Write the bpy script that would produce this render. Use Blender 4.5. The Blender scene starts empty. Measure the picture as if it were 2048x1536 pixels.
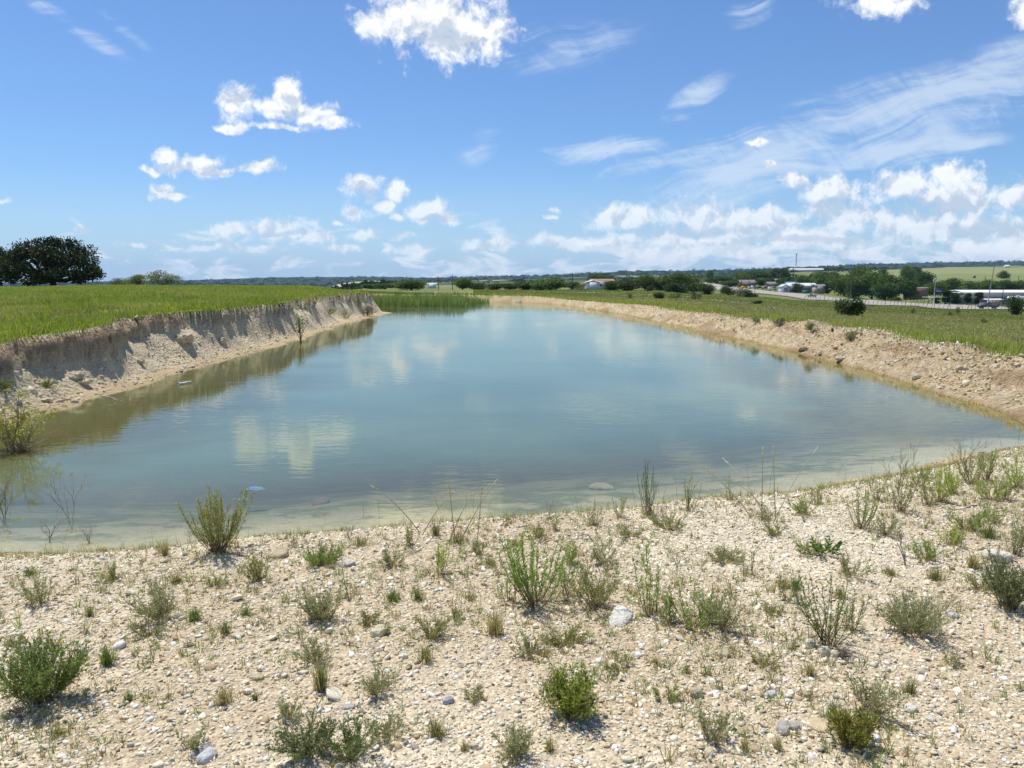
import bpy, math, random
import numpy as np
R = math.radians
scene = bpy.context.scene
COL = scene.collection
rng = np.random.default_rng(7)
random.seed(7)

# ------------------------------------------------------------------ camera
CAM_Z = 1.6
F = 1539.0                      # focal length in pixels of a 2048 px wide frame
PITCH = math.atan((768 - 562) / F)
cd = bpy.data.cameras.new('camera')
cam = bpy.data.objects.new('camera', cd)
COL.objects.link(cam)
cam.location = (0, 0, CAM_Z)
cam.rotation_euler = (math.pi / 2 - PITCH, 0, 0)
cd.sensor_width = 36
cd.lens = 36 * F / 2048
cd.clip_start = 0.05
cd.clip_end = 60000
scene.camera = cam

# ------------------------------------------------------------------ light and sky
SUN_EL, SUN_AZ = R(68), R(-44)          # azimuth measured clockwise from +Y
sd = bpy.data.lights.new('sun', 'SUN')
sun = bpy.data.objects.new('sun', sd)
COL.objects.link(sun)
sd.energy = 5.0
sd.angle = R(0.53)
sd.color = (1.0, 0.965, 0.90)
sun.rotation_euler = (math.pi / 2 - SUN_EL, 0, math.pi - SUN_AZ)
sun.location = (0, 0, 50)
scene.view_settings.view_transform = 'Standard'
scene.view_settings.look = 'None'
scene.view_settings.exposure = 0.0
scene.view_settings.gamma = 1.0
scene.cycles.max_bounces = 8
scene.cycles.transparent_max_bounces = 16
scene.cycles.volume_bounces = 1
scene.cycles.sample_clamp_indirect = 6

CP, SP = math.cos(PITCH), math.sin(PITCH)
def ray(px, py):
    x = (px - 1024) / F; y = (768 - py) / F
    return np.array([x, CP + y * SP, -SP + y * CP])
def tanuv(px, py):
    d = ray(px, py)
    return d[0] / d[1], d[2] / d[1]

class NT:
    """small helper for building node trees"""
    def __init__(s, tree):
        s.t = tree; s.n = tree.nodes; s.l = tree.links
    def new(s, typ, **kw):
        n = s.n.new(typ)
        for k, v in kw.items():
            if k == 'inp':
                for a, b in v.items():
                    if hasattr(b, 'is_output') or isinstance(b, bpy.types.NodeSocket): s.l.new(b, n.inputs[a])
                    else: n.inputs[a].default_value = b
            else: setattr(n, k, v)
        return n
    def math(s, op, a, b=0.0, c=0.0, clamp=False):
        n = s.n.new('ShaderNodeMath'); n.operation = op; n.use_clamp = clamp
        for i, v in enumerate((a, b, c)):
            if isinstance(v, bpy.types.NodeSocket): s.l.new(v, n.inputs[i])
            else: n.inputs[i].default_value = v
        return n.outputs[0]
    def vmath(s, op, a, b=(0, 0, 0), scale=None):
        n = s.n.new('ShaderNodeVectorMath'); n.operation = op
        for i, v in enumerate((a, b)):
            if isinstance(v, bpy.types.NodeSocket): s.l.new(v, n.inputs[i])
            else: n.inputs[i].default_value = v
        if scale is not None:
            if isinstance(scale, bpy.types.NodeSocket): s.l.new(scale, n.inputs['Scale'])
            else: n.inputs['Scale'].default_value = scale
        return n.outputs['Value'] if op in ('LENGTH', 'DOT_PRODUCT', 'DISTANCE') else n.outputs[0]
    def noise(s, vec, scale, detail=3, rough=0.5, dist=0.0, dims='3D', color=False):
        n = s.n.new('ShaderNodeTexNoise'); n.noise_dimensions = dims
        s.l.new(vec, n.inputs['Vector'])
        n.inputs['Scale'].default_value = scale; n.inputs['Detail'].default_value = detail
        n.inputs['Roughness'].default_value = rough; n.inputs['Distortion'].default_value = dist
        return n.outputs['Color'] if color else n.outputs['Fac']
    def maprange(s, v, a, b, c=0.0, d=1.0, smooth=True):
        n = s.n.new('ShaderNodeMapRange'); n.interpolation_type = 'SMOOTHSTEP' if smooth else 'LINEAR'
        s.l.new(v, n.inputs[0])
        for i, q in enumerate((a, b, c, d)): n.inputs[i + 1].default_value = q
        return n.outputs[0]
    def mixc(s, f, a, b, mode='MIX'):
        n = s.n.new('ShaderNodeMix'); n.data_type = 'RGBA'; n.blend_type = mode
        for i, v in ((0, f), (6, a), (7, b)):
            if isinstance(v, bpy.types.NodeSocket): s.l.new(v, n.inputs[i])
            else: n.inputs[i].default_value = v if i == 0 else (*v[:3], 1)
        return n.outputs[2]

def build_world():
    w = bpy.data.worlds.new('World'); scene.world = w; w.use_nodes = True
    t = NT(w.node_tree); t.n.clear()
    sky = t.new('ShaderNodeTexSky', sky_type='NISHITA', sun_disc=False, sun_elevation=SUN_EL, sun_rotation=SUN_AZ,
                altitude=300, air_density=1.0, dust_density=0.35, ozone_density=3.5)
    tc = t.new('ShaderNodeTexCoord').outputs['Generated']
    sep = t.new('ShaderNodeSeparateXYZ', inp={0: tc})
    yy = t.math('MAXIMUM', sep.outputs[1], 0.06)
    u = t.math('DIVIDE', sep.outputs[0], yy)
    v = t.math('DIVIDE', sep.outputs[2], yy)
    p0 = t.new('ShaderNodeCombineXYZ', inp={0: u, 1: v}).outputs[0]
    front = t.maprange(sep.outputs[1], 0.1, 0.3)
    # wandering of the cloud outlines
    w1 = t.vmath('SUBTRACT', t.noise(p0, 9, 1, 0.5, dims='2D', color=True), (0.5, 0.5, 0.5))
    w2 = t.vmath('SUBTRACT', t.noise(p0, 34, 3, 0.55, dims='2D', color=True), (0.5, 0.5, 0.5))
    p = t.vmath('ADD', p0, t.vmath('SCALE', w1, scale=0.018))
    p = t.vmath('ADD', p, t.vmath('SCALE', w2, scale=0.014))
    blobs = CLOUDS
    acc = None
    for (px, py, rx, ry) in blobs:
        cu, cv = tanuv(px, py)
        sx, sy = F / rx, F / ry
        q = t.new('ShaderNodeVectorMath', operation='MULTIPLY_ADD')
        t.l.new(p, q.inputs[0]); q.inputs[1].default_value = (sx, sy, 0); q.inputs[2].default_value = (-cu * sx, -cv * sy, 0)
        L = t.vmath('LENGTH', q.outputs[0])
        acc = L if acc is None else t.math('SMOOTH_MIN', acc, L, 0.25)
    dens = t.math('SUBTRACT', 1.0, acc)
    fb = t.noise(p, 30, 8, 0.62, 0.0, dims='2D')
    su, sv = -0.006, 0.011
    psh = t.vmath('ADD', p, (su, sv, 0))
    fb2 = t.noise(psh, 30, 3, 0.55, 0.0, dims='2D')
    fbc = t.math('SUBTRACT', fb, 0.5)
    fine = t.math('SUBTRACT', t.noise(p, 95, 5, 0.7, 0.0, dims='2D'), 0.5)
    dd = t.math('MULTIPLY_ADD', fine, 0.7, t.math('MULTIPLY_ADD', fbc, 1.9, t.math('ADD', dens, 0.10)))
    alpha = t.maprange(dd, -0.06, 0.78)
    # high veils near the horizon: flattened small cumulus
    ps = t.vmath('MULTIPLY', p0, (1.0, 3.2, 1))
    hz = t.noise(ps, 13, 7, 0.6, 0.4, dims='2D')
    hmask = t.maprange(v, 0.0, 0.085, 1, 0)
    right = t.maprange(u, -0.35, 0.35, 0.0, 0.13)
    hz2 = t.math('ADD', t.math('ADD', hz, right), t.math('MULTIPLY', hmask, 0.12))
    ha = t.math('MULTIPLY', t.maprange(hz2, 0.60, 0.78), t.maprange(v, 0.035, 0.10, 0.75, 0))
    # cirrus streaks
    cacc = None
    for (px, py, rx, ry, ang, k) in CIRRUS:
        cu, cv = tanuv(px, py)
        m = t.new('ShaderNodeMapping', vector_type='TEXTURE')
        t.l.new(p0, m.inputs[0]); m.inputs['Location'].default_value = (cu, cv, 0)
        m.inputs['Rotation'].default_value = (0, 0, R(ang)); m.inputs['Scale'].default_value = (rx / F, ry / F, 1)
        L = t.math('SUBTRACT', 1.0, t.vmath('LENGTH', m.outputs[0]), clamp=True)
        L = t.math('MULTIPLY', L, k)
        cacc = L if cacc is None else t.math('MAXIMUM', cacc, L)
    mc = t.new('ShaderNodeMapping', vector_type='TEXTURE'); t.l.new(t.vmath('ADD', p0, t.vmath('SCALE', w1, scale=0.05)), mc.inputs[0])
    mc.inputs['Rotation'].default_value = (0, 0, R(13)); mc.inputs['Scale'].default_value = (7.5, 1, 1)
    cn = t.noise(mc.outputs[0], 30, 7, 0.62, 0.25, dims='2D')
    mc2 = t.new('ShaderNodeMapping', vector_type='TEXTURE'); t.l.new(p0, mc2.inputs[0])
    mc2.inputs['Rotation'].default_value = (0, 0, R(-38)); mc2.inputs['Scale'].default_value = (3, 1, 1)
    cn2 = t.noise(mc2.outputs[0], 40, 5, 0.65, 1.2, dims='2D')
    cs = t.math('MULTIPLY_ADD', cn2, 0.25, cn)
    ca = t.math('MULTIPLY', t.maprange(t.math('MULTIPLY_ADD', cacc, 0.42, cs), 0.62, 1.02), 0.58)
    ca = t.math('MULTIPLY', ca, t.maprange(cacc, 0.0, 0.22))
    # light on the clouds: sunward slopes bright, thick bellies grey
    rel = t.math('MULTIPLY_ADD', fine, 0.12, t.math('SUBTRACT', fb, fb2))
    bright = t.maprange(rel, -0.20, 0.09, 0.10, 1.0)
    bacc = None
    for (px, py, rx, ry) in BELLIES:
        cu, cv = tanuv(px, py); sx, sy = F / rx, F / ry
        q = t.new('ShaderNodeVectorMath', operation='MULTIPLY_ADD')
        t.l.new(p, q.inputs[0]); q.inputs[1].default_value = (sx, sy, 0); q.inputs[2].default_value = (-cu * sx, -cv * sy, 0)
        L = t.vmath('LENGTH', q.outputs[0]); bacc = L if bacc is None else t.math('MINIMUM', bacc, L)
    belly = t.math('ADD', t.maprange(t.math('MULTIPLY_ADD', fbc, 1.2, bacc), 1.15, 0.2, 0.0, 0.9), t.maprange(dens, 0.5, 1.2, 0.0, 0.15))
    tone = t.math('SUBTRACT', bright, belly, clamp=True)
    cloudc = t.mixc(tone, CLOUD_DARK, CLOUD_LIT)
    base = t.mixc(1.0, sky.outputs[0], SKY_TINT, 'MULTIPLY')
    lowhaze = t.maprange(v, -0.01, 0.16, 0.62, 0.0)
    base = t.mixc(lowhaze, base, SKY_LOW)
    c = t.mixc(t.math('MULTIPLY', ca, front), base, CIRRUS_COL)
    c = t.mixc(t.math('MULTIPLY', ha, front), c, t.mixc(bright, CLOUD_MID, CLOUD_LIT))
    alpha = t.math('MULTIPLY', alpha, t.maprange(v, 0.0, 0.17, 0.55, 0.97))
    c = t.mixc(t.math('MULTIPLY', alpha, front), c, cloudc)
    bg = t.new('ShaderNodeBackground', inp={0: c, 1: SKY_STRENGTH})
    out = t.new('ShaderNodeOutputWorld', inp={0: bg.outputs[0]})
    w.cycles.sampling_method = 'MANUAL'; w.cycles.sample_map_resolution = 512

SKY_STRENGTH = 0.12
SKY_TINT = (0.70, 0.88, 1.10)
SKY_LOW = (4.3, 5.9, 7.6)
CLOUD_LIT = (9.0, 9.1, 9.2)
CLOUD_MID = (6.9, 7.4, 8.0)
CLOUD_DARK = (5.2, 5.8, 6.7)
CIRRUS_COL = (6.8, 7.6, 8.4)
CLOUDS = [  # px, py, half width, half height in the photo's pixels, turned into directions of the sky
    (860, 40, 130, 75), (950, 60, 85, 60), (760, 50, 60, 35), (890, 95, 80, 32),
    (480, 208, 52, 34), (530, 215, 50, 22), (578, 190, 38, 46), (620, 225, 60, 26), (655, 245, 46, 14), (460, 257, 34, 8), (560, 252, 80, 10),
    (328, 316, 26, 18), (360, 334, 50, 16), (405, 328, 40, 22), (440, 340, 40, 12), (300, 342, 34, 7), (512, 337, 44, 15), (325, 376, 28, 14), (345, 392, 46, 11),
    (735, 378, 52, 26), (790, 385, 34, 22), (705, 425, 34, 13), (672, 444, 16, 7), (778, 418, 24, 15), (800, 440, 14, 8),
    (855, 425, 52, 24), (905, 437, 26, 16), (1110, 417, 22, 9), (1098, 431, 20, 7),
    (167, 461, 20, 8), (256, 487, 30, 8), (5, 402, 22, 7), (340, 478, 12, 4), (360, 518, 20, 5),
    (470, 460, 52, 18), (560, 455, 60, 24), (610, 475, 60, 18), (420, 495, 60, 9), (500, 505, 60, 10),
    (730, 468, 48, 14), (800, 475, 34, 9), (820, 500, 40, 12), (985, 490, 70, 16), (1110, 484, 90, 18), (690, 495, 60, 8),
    (1765, 8, 84, 30), (2045, 20, 34, 40), (1543, 333, 10, 8), (1522, 287, 26, 9),
    (1240, 435, 90, 26), (1400, 440, 110, 34), (1520, 445, 110, 30), (1585, 365, 46, 18), (1650, 380, 75, 36),
    (1690, 430, 110, 34), (1800, 372, 75, 36), (1900, 350, 60, 26), (1930, 400, 120, 40), (2030, 390, 60, 34),
    (1850, 450, 160, 40), (1600, 480, 200, 26), (1340, 480, 160, 20), (2000, 470, 120, 40)]
BELLIES = [(895, 82, 95, 22), (580, 222, 60, 9), (420, 344, 60, 7), (745, 392, 45, 8), (860, 440, 40, 8), (560, 470, 60, 9), (1650, 412, 95, 16), (1860, 415, 150, 20), (1400, 462, 170, 12), (1980, 455, 120, 16), (1620, 478, 200, 10), (340, 402, 30, 5)]
CIRRUS = [(1210, 300, 150, 34, 4, 1.0), (1330, 325, 230, 26, 8, .9), (1400, 185, 90, 30, 30, .7), (1560, 290, 340, 60, 14, .95),
          (1800, 225, 460, 85, 13, .9), (1440, 370, 300, 55, 10, .9), (1780, 300, 260, 40, 5, .8), (2050, 120, 200, 60, 15, .5),
          (150, 55, 170, 22, -32, .38), (235, 50, 110, 16, -38, .30), (960, 295, 60, 40, 30, .38), (1120, 90, 200, 60, 10, .34), (1500, 25, 60, 60, 60, .4), (1360, 232, 60, 14, 8, .5)]
build_world()

# ------------------------------------------------------------------ numeric helpers
def _h(ix, iy, seed):
    n = (ix.astype(np.int64) * 374761393 + iy.astype(np.int64) * 668265263 + seed * 974634777) & 0xFFFFFFFF
    n = ((n ^ (n >> 13)) * 1274126177) & 0xFFFFFFFF
    n = ((n ^ (n >> 16)) * 2246822519) & 0xFFFFFFFF
    return ((n ^ (n >> 15)) & 0xFFFFFF) / float(0xFFFFFF)
def vnoise(x, y, seed=0):
    x = np.asarray(x, float); y = np.asarray(y, float)
    ix = np.floor(x); iy = np.floor(y); fx = x - ix; fy = y - iy
    fx = fx * fx * fx * (fx * (fx * 6 - 15) + 10); fy = fy * fy * fy * (fy * (fy * 6 - 15) + 10)
    ix = ix.astype(np.int64); iy = iy.astype(np.int64)
    a = _h(ix, iy, seed); b = _h(ix + 1, iy, seed); c = _h(ix, iy + 1, seed); d = _h(ix + 1, iy + 1, seed)
    return (a + (b - a) * fx) * (1 - fy) + (c + (d - c) * fx) * fy       # 0..1
def fbm(x, y, seed=0, o=4, g=0.5):
    s = 0; a = 1; t = 0
    for i in range(o):
        s = s + a * vnoise(x * 2 ** i + 17.3 * i, y * 2 ** i - 9.1 * i, seed + i); t += a; a *= g
    return s / t
def sstep(a, b, x):
    t = np.clip((x - a) / (b - a), 0, 1); return t * t * (3 - 2 * t)
def lerp(a, b, t): return a + (b - a) * t
def lin(*c):
    """sRGB 0-255 to linear"""
    return np.array([((v / 255) / 12.92 if v <= 10 else ((v / 255 + .055) / 1.055) ** 2.4) for v in c])

def make_mesh(name, verts, quads=None, tris=None, col=None, mat=None, parent=None, smooth=False, attrs=None, link=True):
    me = bpy.data.meshes.new(name)
    verts = np.asarray(verts, np.float32)
    nq = 0 if quads is None else len(quads); nt = 0 if tris is None else len(tris)
    me.vertices.add(len(verts)); me.vertices.foreach_set('co', verts.ravel())
    idx = []; tot = []
    if nq: idx.append(np.asarray(quads, np.int32).ravel()); tot.append(np.full(nq, 4, np.int32))
    if nt: idx.append(np.asarray(tris, np.int32).ravel()); tot.append(np.full(nt, 3, np.int32))
    idx = np.concatenate(idx); tot = np.concatenate(tot)
    me.loops.add(len(idx)); me.loops.foreach_set('vertex_index', idx)
    me.polygons.add(len(tot)); st = np.zeros(len(tot), np.int32); st[1:] = np.cumsum(tot)[:-1]
    me.polygons.foreach_set('loop_start', st)
    try: me.polygons.foreach_set('loop_total', tot)
    except Exception: pass
    if smooth: me.polygons.foreach_set('use_smooth', np.ones(len(tot), bool))
    if col is not None:
        a = me.attributes.new('Col', 'FLOAT_COLOR', 'POINT')
        c = np.ones((len(verts), 4), np.float32); c[:, :3] = col
        a.data.foreach_set('color', c.ravel())
    for k, v in (attrs or {}).items():
        a = me.attributes.new(k, 'FLOAT', 'POINT'); a.data.foreach_set('value', np.asarray(v, np.float32))
    me.update(calc_edges=True)
    if mat: me.materials.append(mat)
    if not link: return me
    o = bpy.data.objects.new(name, me); COL.objects.link(o)
    if parent: o.parent = parent
    return o

class MB:
    """collects shapes that belong to ONE mesh"""
    def __init__(s): s.v = []; s.q = []; s.t = []; s.c = []; s.n = 0
    def add(s, v, q=None, t=None, c=(.5, .5, .5)):
        v = np.asarray(v, float).reshape(-1, 3)
        if q is not None and len(q): s.q.append(np.asarray(q, int).reshape(-1, 4) + s.n)
        if t is not None and len(t): s.t.append(np.asarray(t, int).reshape(-1, 3) + s.n)
        s.v.append(v); s.c.append(np.broadcast_to(np.asarray(c, float), v.shape)); s.n += len(v)
    def box(s, x0, x1, y0, y1, z0, z1, c=(.5, .5, .5)):
        v = [(x, y, z) for z in (z0, z1) for y in (y0, y1) for x in (x0, x1)]
        s.add(v, [(0, 2, 3, 1), (4, 5, 7, 6), (0, 1, 5, 4), (2, 6, 7, 3), (0, 4, 6, 2), (1, 3, 7, 5)], c=c)
    def tube(s, pts, rad, k=5, c=(.5, .5, .5)):
        pts = np.asarray(pts, float); n = len(pts)
        rad = np.broadcast_to(np.asarray(rad, float), (n,))
        d = np.gradient(pts, axis=0); d /= np.linalg.norm(d, axis=1)[:, None] + 1e-9
        up = np.where(np.abs(d[:, 2:3]) > .9, np.array([[1., 0, 0]]), np.array([[0, 0, 1.]]))
        a = np.cross(d, up); a /= np.linalg.norm(a, axis=1)[:, None] + 1e-9; b = np.cross(d, a)
        th = np.arange(k) * 2 * math.pi / k
        v = pts[:, None] + rad[:, None, None] * (np.cos(th)[None, :, None] * a[:, None] + np.sin(th)[None, :, None] * b[:, None])
        i = np.arange(n - 1)[:, None] * k; j = np.arange(k)[None]; j2 = (j + 1) % k
        q = np.stack([i + j, i + j2, i + k + j2, i + k + j], -1).reshape(-1, 4)
        cc = np.asarray(c, float)
        if cc.ndim == 2: cc = np.repeat(cc, k, 0)
        s.add(v.reshape(-1, 3), q, c=cc)
        if k > 4:
            s.t.append(np.array([[0, m, m + 1] for m in range(1, k - 1)]) + s.n - n * k)
            s.t.append(np.array([[0, m + 1, m] for m in range(1, k - 1)]) + s.n - k)
    def leaves(s, P, D, L, W, c, fold=0.25, seed=None):
        """diamond leaves: P base points, D unit directions, L lengths, W widths"""
        P = np.asarray(P, float); n = len(P)
        if n == 0: return
        D = np.asarray(D, float); D = D / (np.linalg.norm(D, axis=1)[:, None] + 1e-9)
        L = np.broadcast_to(L, (n,))[:, None]; W = np.broadcast_to(W, (n,))[:, None]
        r = rng.normal(size=(n, 3)); a = np.cross(D, r); a /= np.linalg.norm(a, axis=1)[:, None] + 1e-9
        nn = np.cross(D, a)
        v = np.stack([P, P + D * L * .5 + a * W * .5 + nn * W * fold * .5, P + D * L, P + D * L * .5 - a * W * .5 + nn * W * fold * .5], 1)
        q = np.arange(n * 4).reshape(n, 4)
        c = np.asarray(c, float)
        if c.ndim == 2: c = np.repeat(c, 4, 0)
        s.add(v.reshape(-1, 3), q, c=c)
    def blades(s, P, H, W, lean, c, ctip=None):
        """grass blades: bent strips of two faces"""
        P = np.asarray(P, float); n = len(P)
        H = np.broadcast_to(H, (n,)); W = np.broadcast_to(W, (n,)); lean = np.broadcast_to(lean, (n,))
        th = rng.uniform(0, 2 * math.pi, n)
        d = np.stack([np.cos(th), np.sin(th), np.zeros(n)], 1)
        ph = rng.uniform(0, math.pi, n); a = np.stack([np.cos(ph), np.sin(ph), np.zeros(n)], 1) * (W * .5)[:, None]
        z = np.array([0, 0, 1.])
        m = P + d * (H * np.sin(lean * .6) * .55)[:, None] + z * (H * np.cos(lean * .6) * .55)[:, None]
        tip = m + d * (H * np.sin(lean * 1.5) * .45)[:, None] + z * (H * np.cos(lean * 1.5) * .45)[:, None]
        v = np.stack([P - a, P + a, m + a * .8, m - a * .8, tip], 1).reshape(-1, 3)
        b = np.arange(n)[:, None] * 5
        c = np.asarray(c, float); c = np.broadcast_to(c, (n, 3)); ct = c if ctip is None else np.broadcast_to(ctip, (n, 3))
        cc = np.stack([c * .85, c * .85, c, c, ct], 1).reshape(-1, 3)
        s.add(v, b + np.array([[0, 1, 2, 3]]), b + np.array([[3, 2, 4]]), cc)
    def stones(s, P, S, c, flat=0.65, sub=None, rough=.22, tilt=.35):
        base, tri = sub
        P = np.asarray(P, float); n = len(P)
        S = np.broadcast_to(S, (n,))
        sc = S[:, None] * rng.uniform(.7, 1.3, (n, 3)) * np.array([1, 1, flat])
        th = rng.uniform(0, 2 * math.pi, n); c0, s0 = np.cos(th), np.sin(th)
        v = base[None] * (1 + rng.normal(0, rough, (n, len(base), 1)).clip(-.4, .5)) * sc[:, None]
        tl = rng.normal(0, tilt, (n, 2))
        v[:, :, 2] += v[:, :, 0] * tl[:, :1] + v[:, :, 1] * tl[:, 1:]
        x = v[:, :, 0] * c0[:, None] - v[:, :, 1] * s0[:, None]; y = v[:, :, 0] * s0[:, None] + v[:, :, 1] * c0[:, None]
        v = np.stack([x, y, v[:, :, 2]], -1) + P[:, None]
        m = len(base)
        t = tri[None] + (np.arange(n) * m)[:, None, None]
        c = np.asarray(c, float)
        if c.ndim == 2: c = np.repeat(c, m, 0)
        s.add(v.reshape(-1, 3), t=t.reshape(-1, 3), c=c)
    def build(s, name, mat, parent=None, smooth=False):
        return make_mesh(name, np.concatenate(s.v), np.concatenate(s.q) if s.q else None, np.concatenate(s.t) if s.t else None,
                         np.concatenate(s.c), mat, parent, smooth)

def ico(sub=0):
    g = (1 + 5 ** .5) / 2
    v = [(-1, g, 0), (1, g, 0), (-1, -g, 0), (1, -g, 0), (0, -1, g), (0, 1, g), (0, -1, -g), (0, 1, -g), (g, 0, -1), (g, 0, 1), (-g, 0, -1), (-g, 0, 1)]
    f = [(0, 11, 5), (0, 5, 1), (0, 1, 7), (0, 7, 10), (0, 10, 11), (1, 5, 9), (5, 11, 4), (11, 10, 2), (10, 7, 6), (7, 1, 8), (3, 9, 4), (3, 4, 2), (3, 2, 6), (3, 6, 8), (3, 8, 9), (4, 9, 5), (2, 4, 11), (6, 2, 10), (8, 6, 7), (9, 8, 1)]
    v = [np.array(p, float) / np.linalg.norm(p) for p in v]
    for _ in range(sub):
        cache = {}; nf = []
        def mid(a, b):
            k = (min(a, b), max(a, b))
            if k not in cache:
                m = v[a] + v[b]; v.append(m / np.linalg.norm(m)); cache[k] = len(v) - 1
            return cache[k]
        for a, b, c in f:
            x, y, z = mid(a, b), mid(b, c), mid(c, a); nf += [(a, x, z), (b, y, x), (c, z, y), (x, y, z)]
        f = nf
    return np.array(v), np.array(f)
ICO0, ICO1, ICO2, ICO3 = ico(0), ico(1), ico(2), ico(3)

def tag(o, label=None, cat=None, group=None, kind=None):
    if label: o['label'] = label
    if cat: o['category'] = cat
    if group: o['group'] = group
    if kind: o['kind'] = kind
    return o
def empty(name, loc, rz=0.0, sc=1.0):
    o = bpy.data.objects.new(name, None); COL.objects.link(o)
    o.location = tuple(float(v) for v in loc); o.rotation_euler = (0, 0, rz)
    o.scale = (sc, sc, sc) if np.isscalar(sc) else tuple(sc)
    o.empty_display_size = .3
    return o
def copy_tree(o, parent=None):
    c = o.copy(); COL.objects.link(c); c.parent = parent
    for ch in list(o.children): copy_tree(ch, c)
    return c

# ------------------------------------------------------------------ materials
def mat_attr(name, rough=.8, var=.15, nscale=8.0, bump=0.0, bscale=40.0, spec=.3, translucent=0.0, tint=None):
    m = bpy.data.materials.new(name); m.use_nodes = True
    t = NT(m.node_tree); t.n.clear()
    at = t.new('ShaderNodeAttribute', attribute_name='Col').outputs['Color']
    pos = t.new('ShaderNodeTexCoord').outputs['Object']
    n = t.noise(pos, nscale, 4, .6)
    f = t.maprange(n, .25, .75, 1 - var, 1 + var, smooth=False)
    c = t.vmath('SCALE', at, scale=f)
    p = t.new('ShaderNodeBsdfPrincipled', inp={'Base Color': c, 'Roughness': rough, 'Specular IOR Level': spec})
    if bump:
        b = t.new('ShaderNodeBump', inp={'Strength': 1.0, 'Distance': bump, 'Height': t.noise(pos, bscale, 5, .65)})
        t.l.new(b.outputs[0], p.inputs['Normal'])
    sh = p.outputs[0]
    if translucent:
        tr = t.new('ShaderNodeBsdfTranslucent', inp={'Color': t.mixc(1.0, c, (1.2, 1.35, .55), 'MULTIPLY')})
        mx = t.new('ShaderNodeMixShader', inp={0: translucent, 1: sh, 2: tr.outputs[0]}); sh = mx.outputs[0]
    t.new('ShaderNodeOutputMaterial', inp={0: sh})
    return m
def mat_plain(name, col, rough=.6, metal=0.0, spec=.4, var=.08, nscale=3.0, bump=0):
    m = bpy.data.materials.new(name); m.use_nodes = True
    t = NT(m.node_tree); t.n.clear()
    pos = t.new('ShaderNodeTexCoord').outputs['Object']
    n = t.noise(pos, nscale, 4, .6)
    f = t.maprange(n, .25, .75, 1 - var, 1 + var, smooth=False)
    rgb = t.new('ShaderNodeRGB'); rgb.outputs[0].default_value = (*col, 1)
    c = t.vmath('SCALE', rgb.outputs[0], scale=f)
    p = t.new('ShaderNodeBsdfPrincipled', inp={'Base Color': c, 'Roughness': rough, 'Metallic': metal, 'Specular IOR Level': spec})
    if bump:
        b = t.new('ShaderNodeBump', inp={'Strength': 1.0, 'Distance': bump, 'Height': n}); t.l.new(b.outputs[0], p.inputs['Normal'])
    t.new('ShaderNodeOutputMaterial', inp={0: p.outputs[0]})
    return m
M_LEAF = mat_attr('leaf', rough=.55, var=.2, nscale=30, translucent=.30)
M_CROWN = mat_attr('crown_leaf', rough=.6, var=.3, nscale=.8, translucent=.22, spec=.2)
M_GRASS = mat_attr('grass_blade', rough=.6, var=.3, nscale=.6, translucent=.35)
M_STEM = mat_attr('stem', rough=.7, var=.15, nscale=40)
M_BARK = mat_attr('bark', rough=.9, var=.3, nscale=4, bump=.03, bscale=12)
M_STONE = mat_attr('limestone', rough=.92, var=.12, nscale=60, bump=.002, bscale=220, spec=.15)
M_ROCK = mat_attr('limestone_rock', rough=.92, var=.25, nscale=14, bump=.02, bscale=26, spec=.15)

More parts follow.
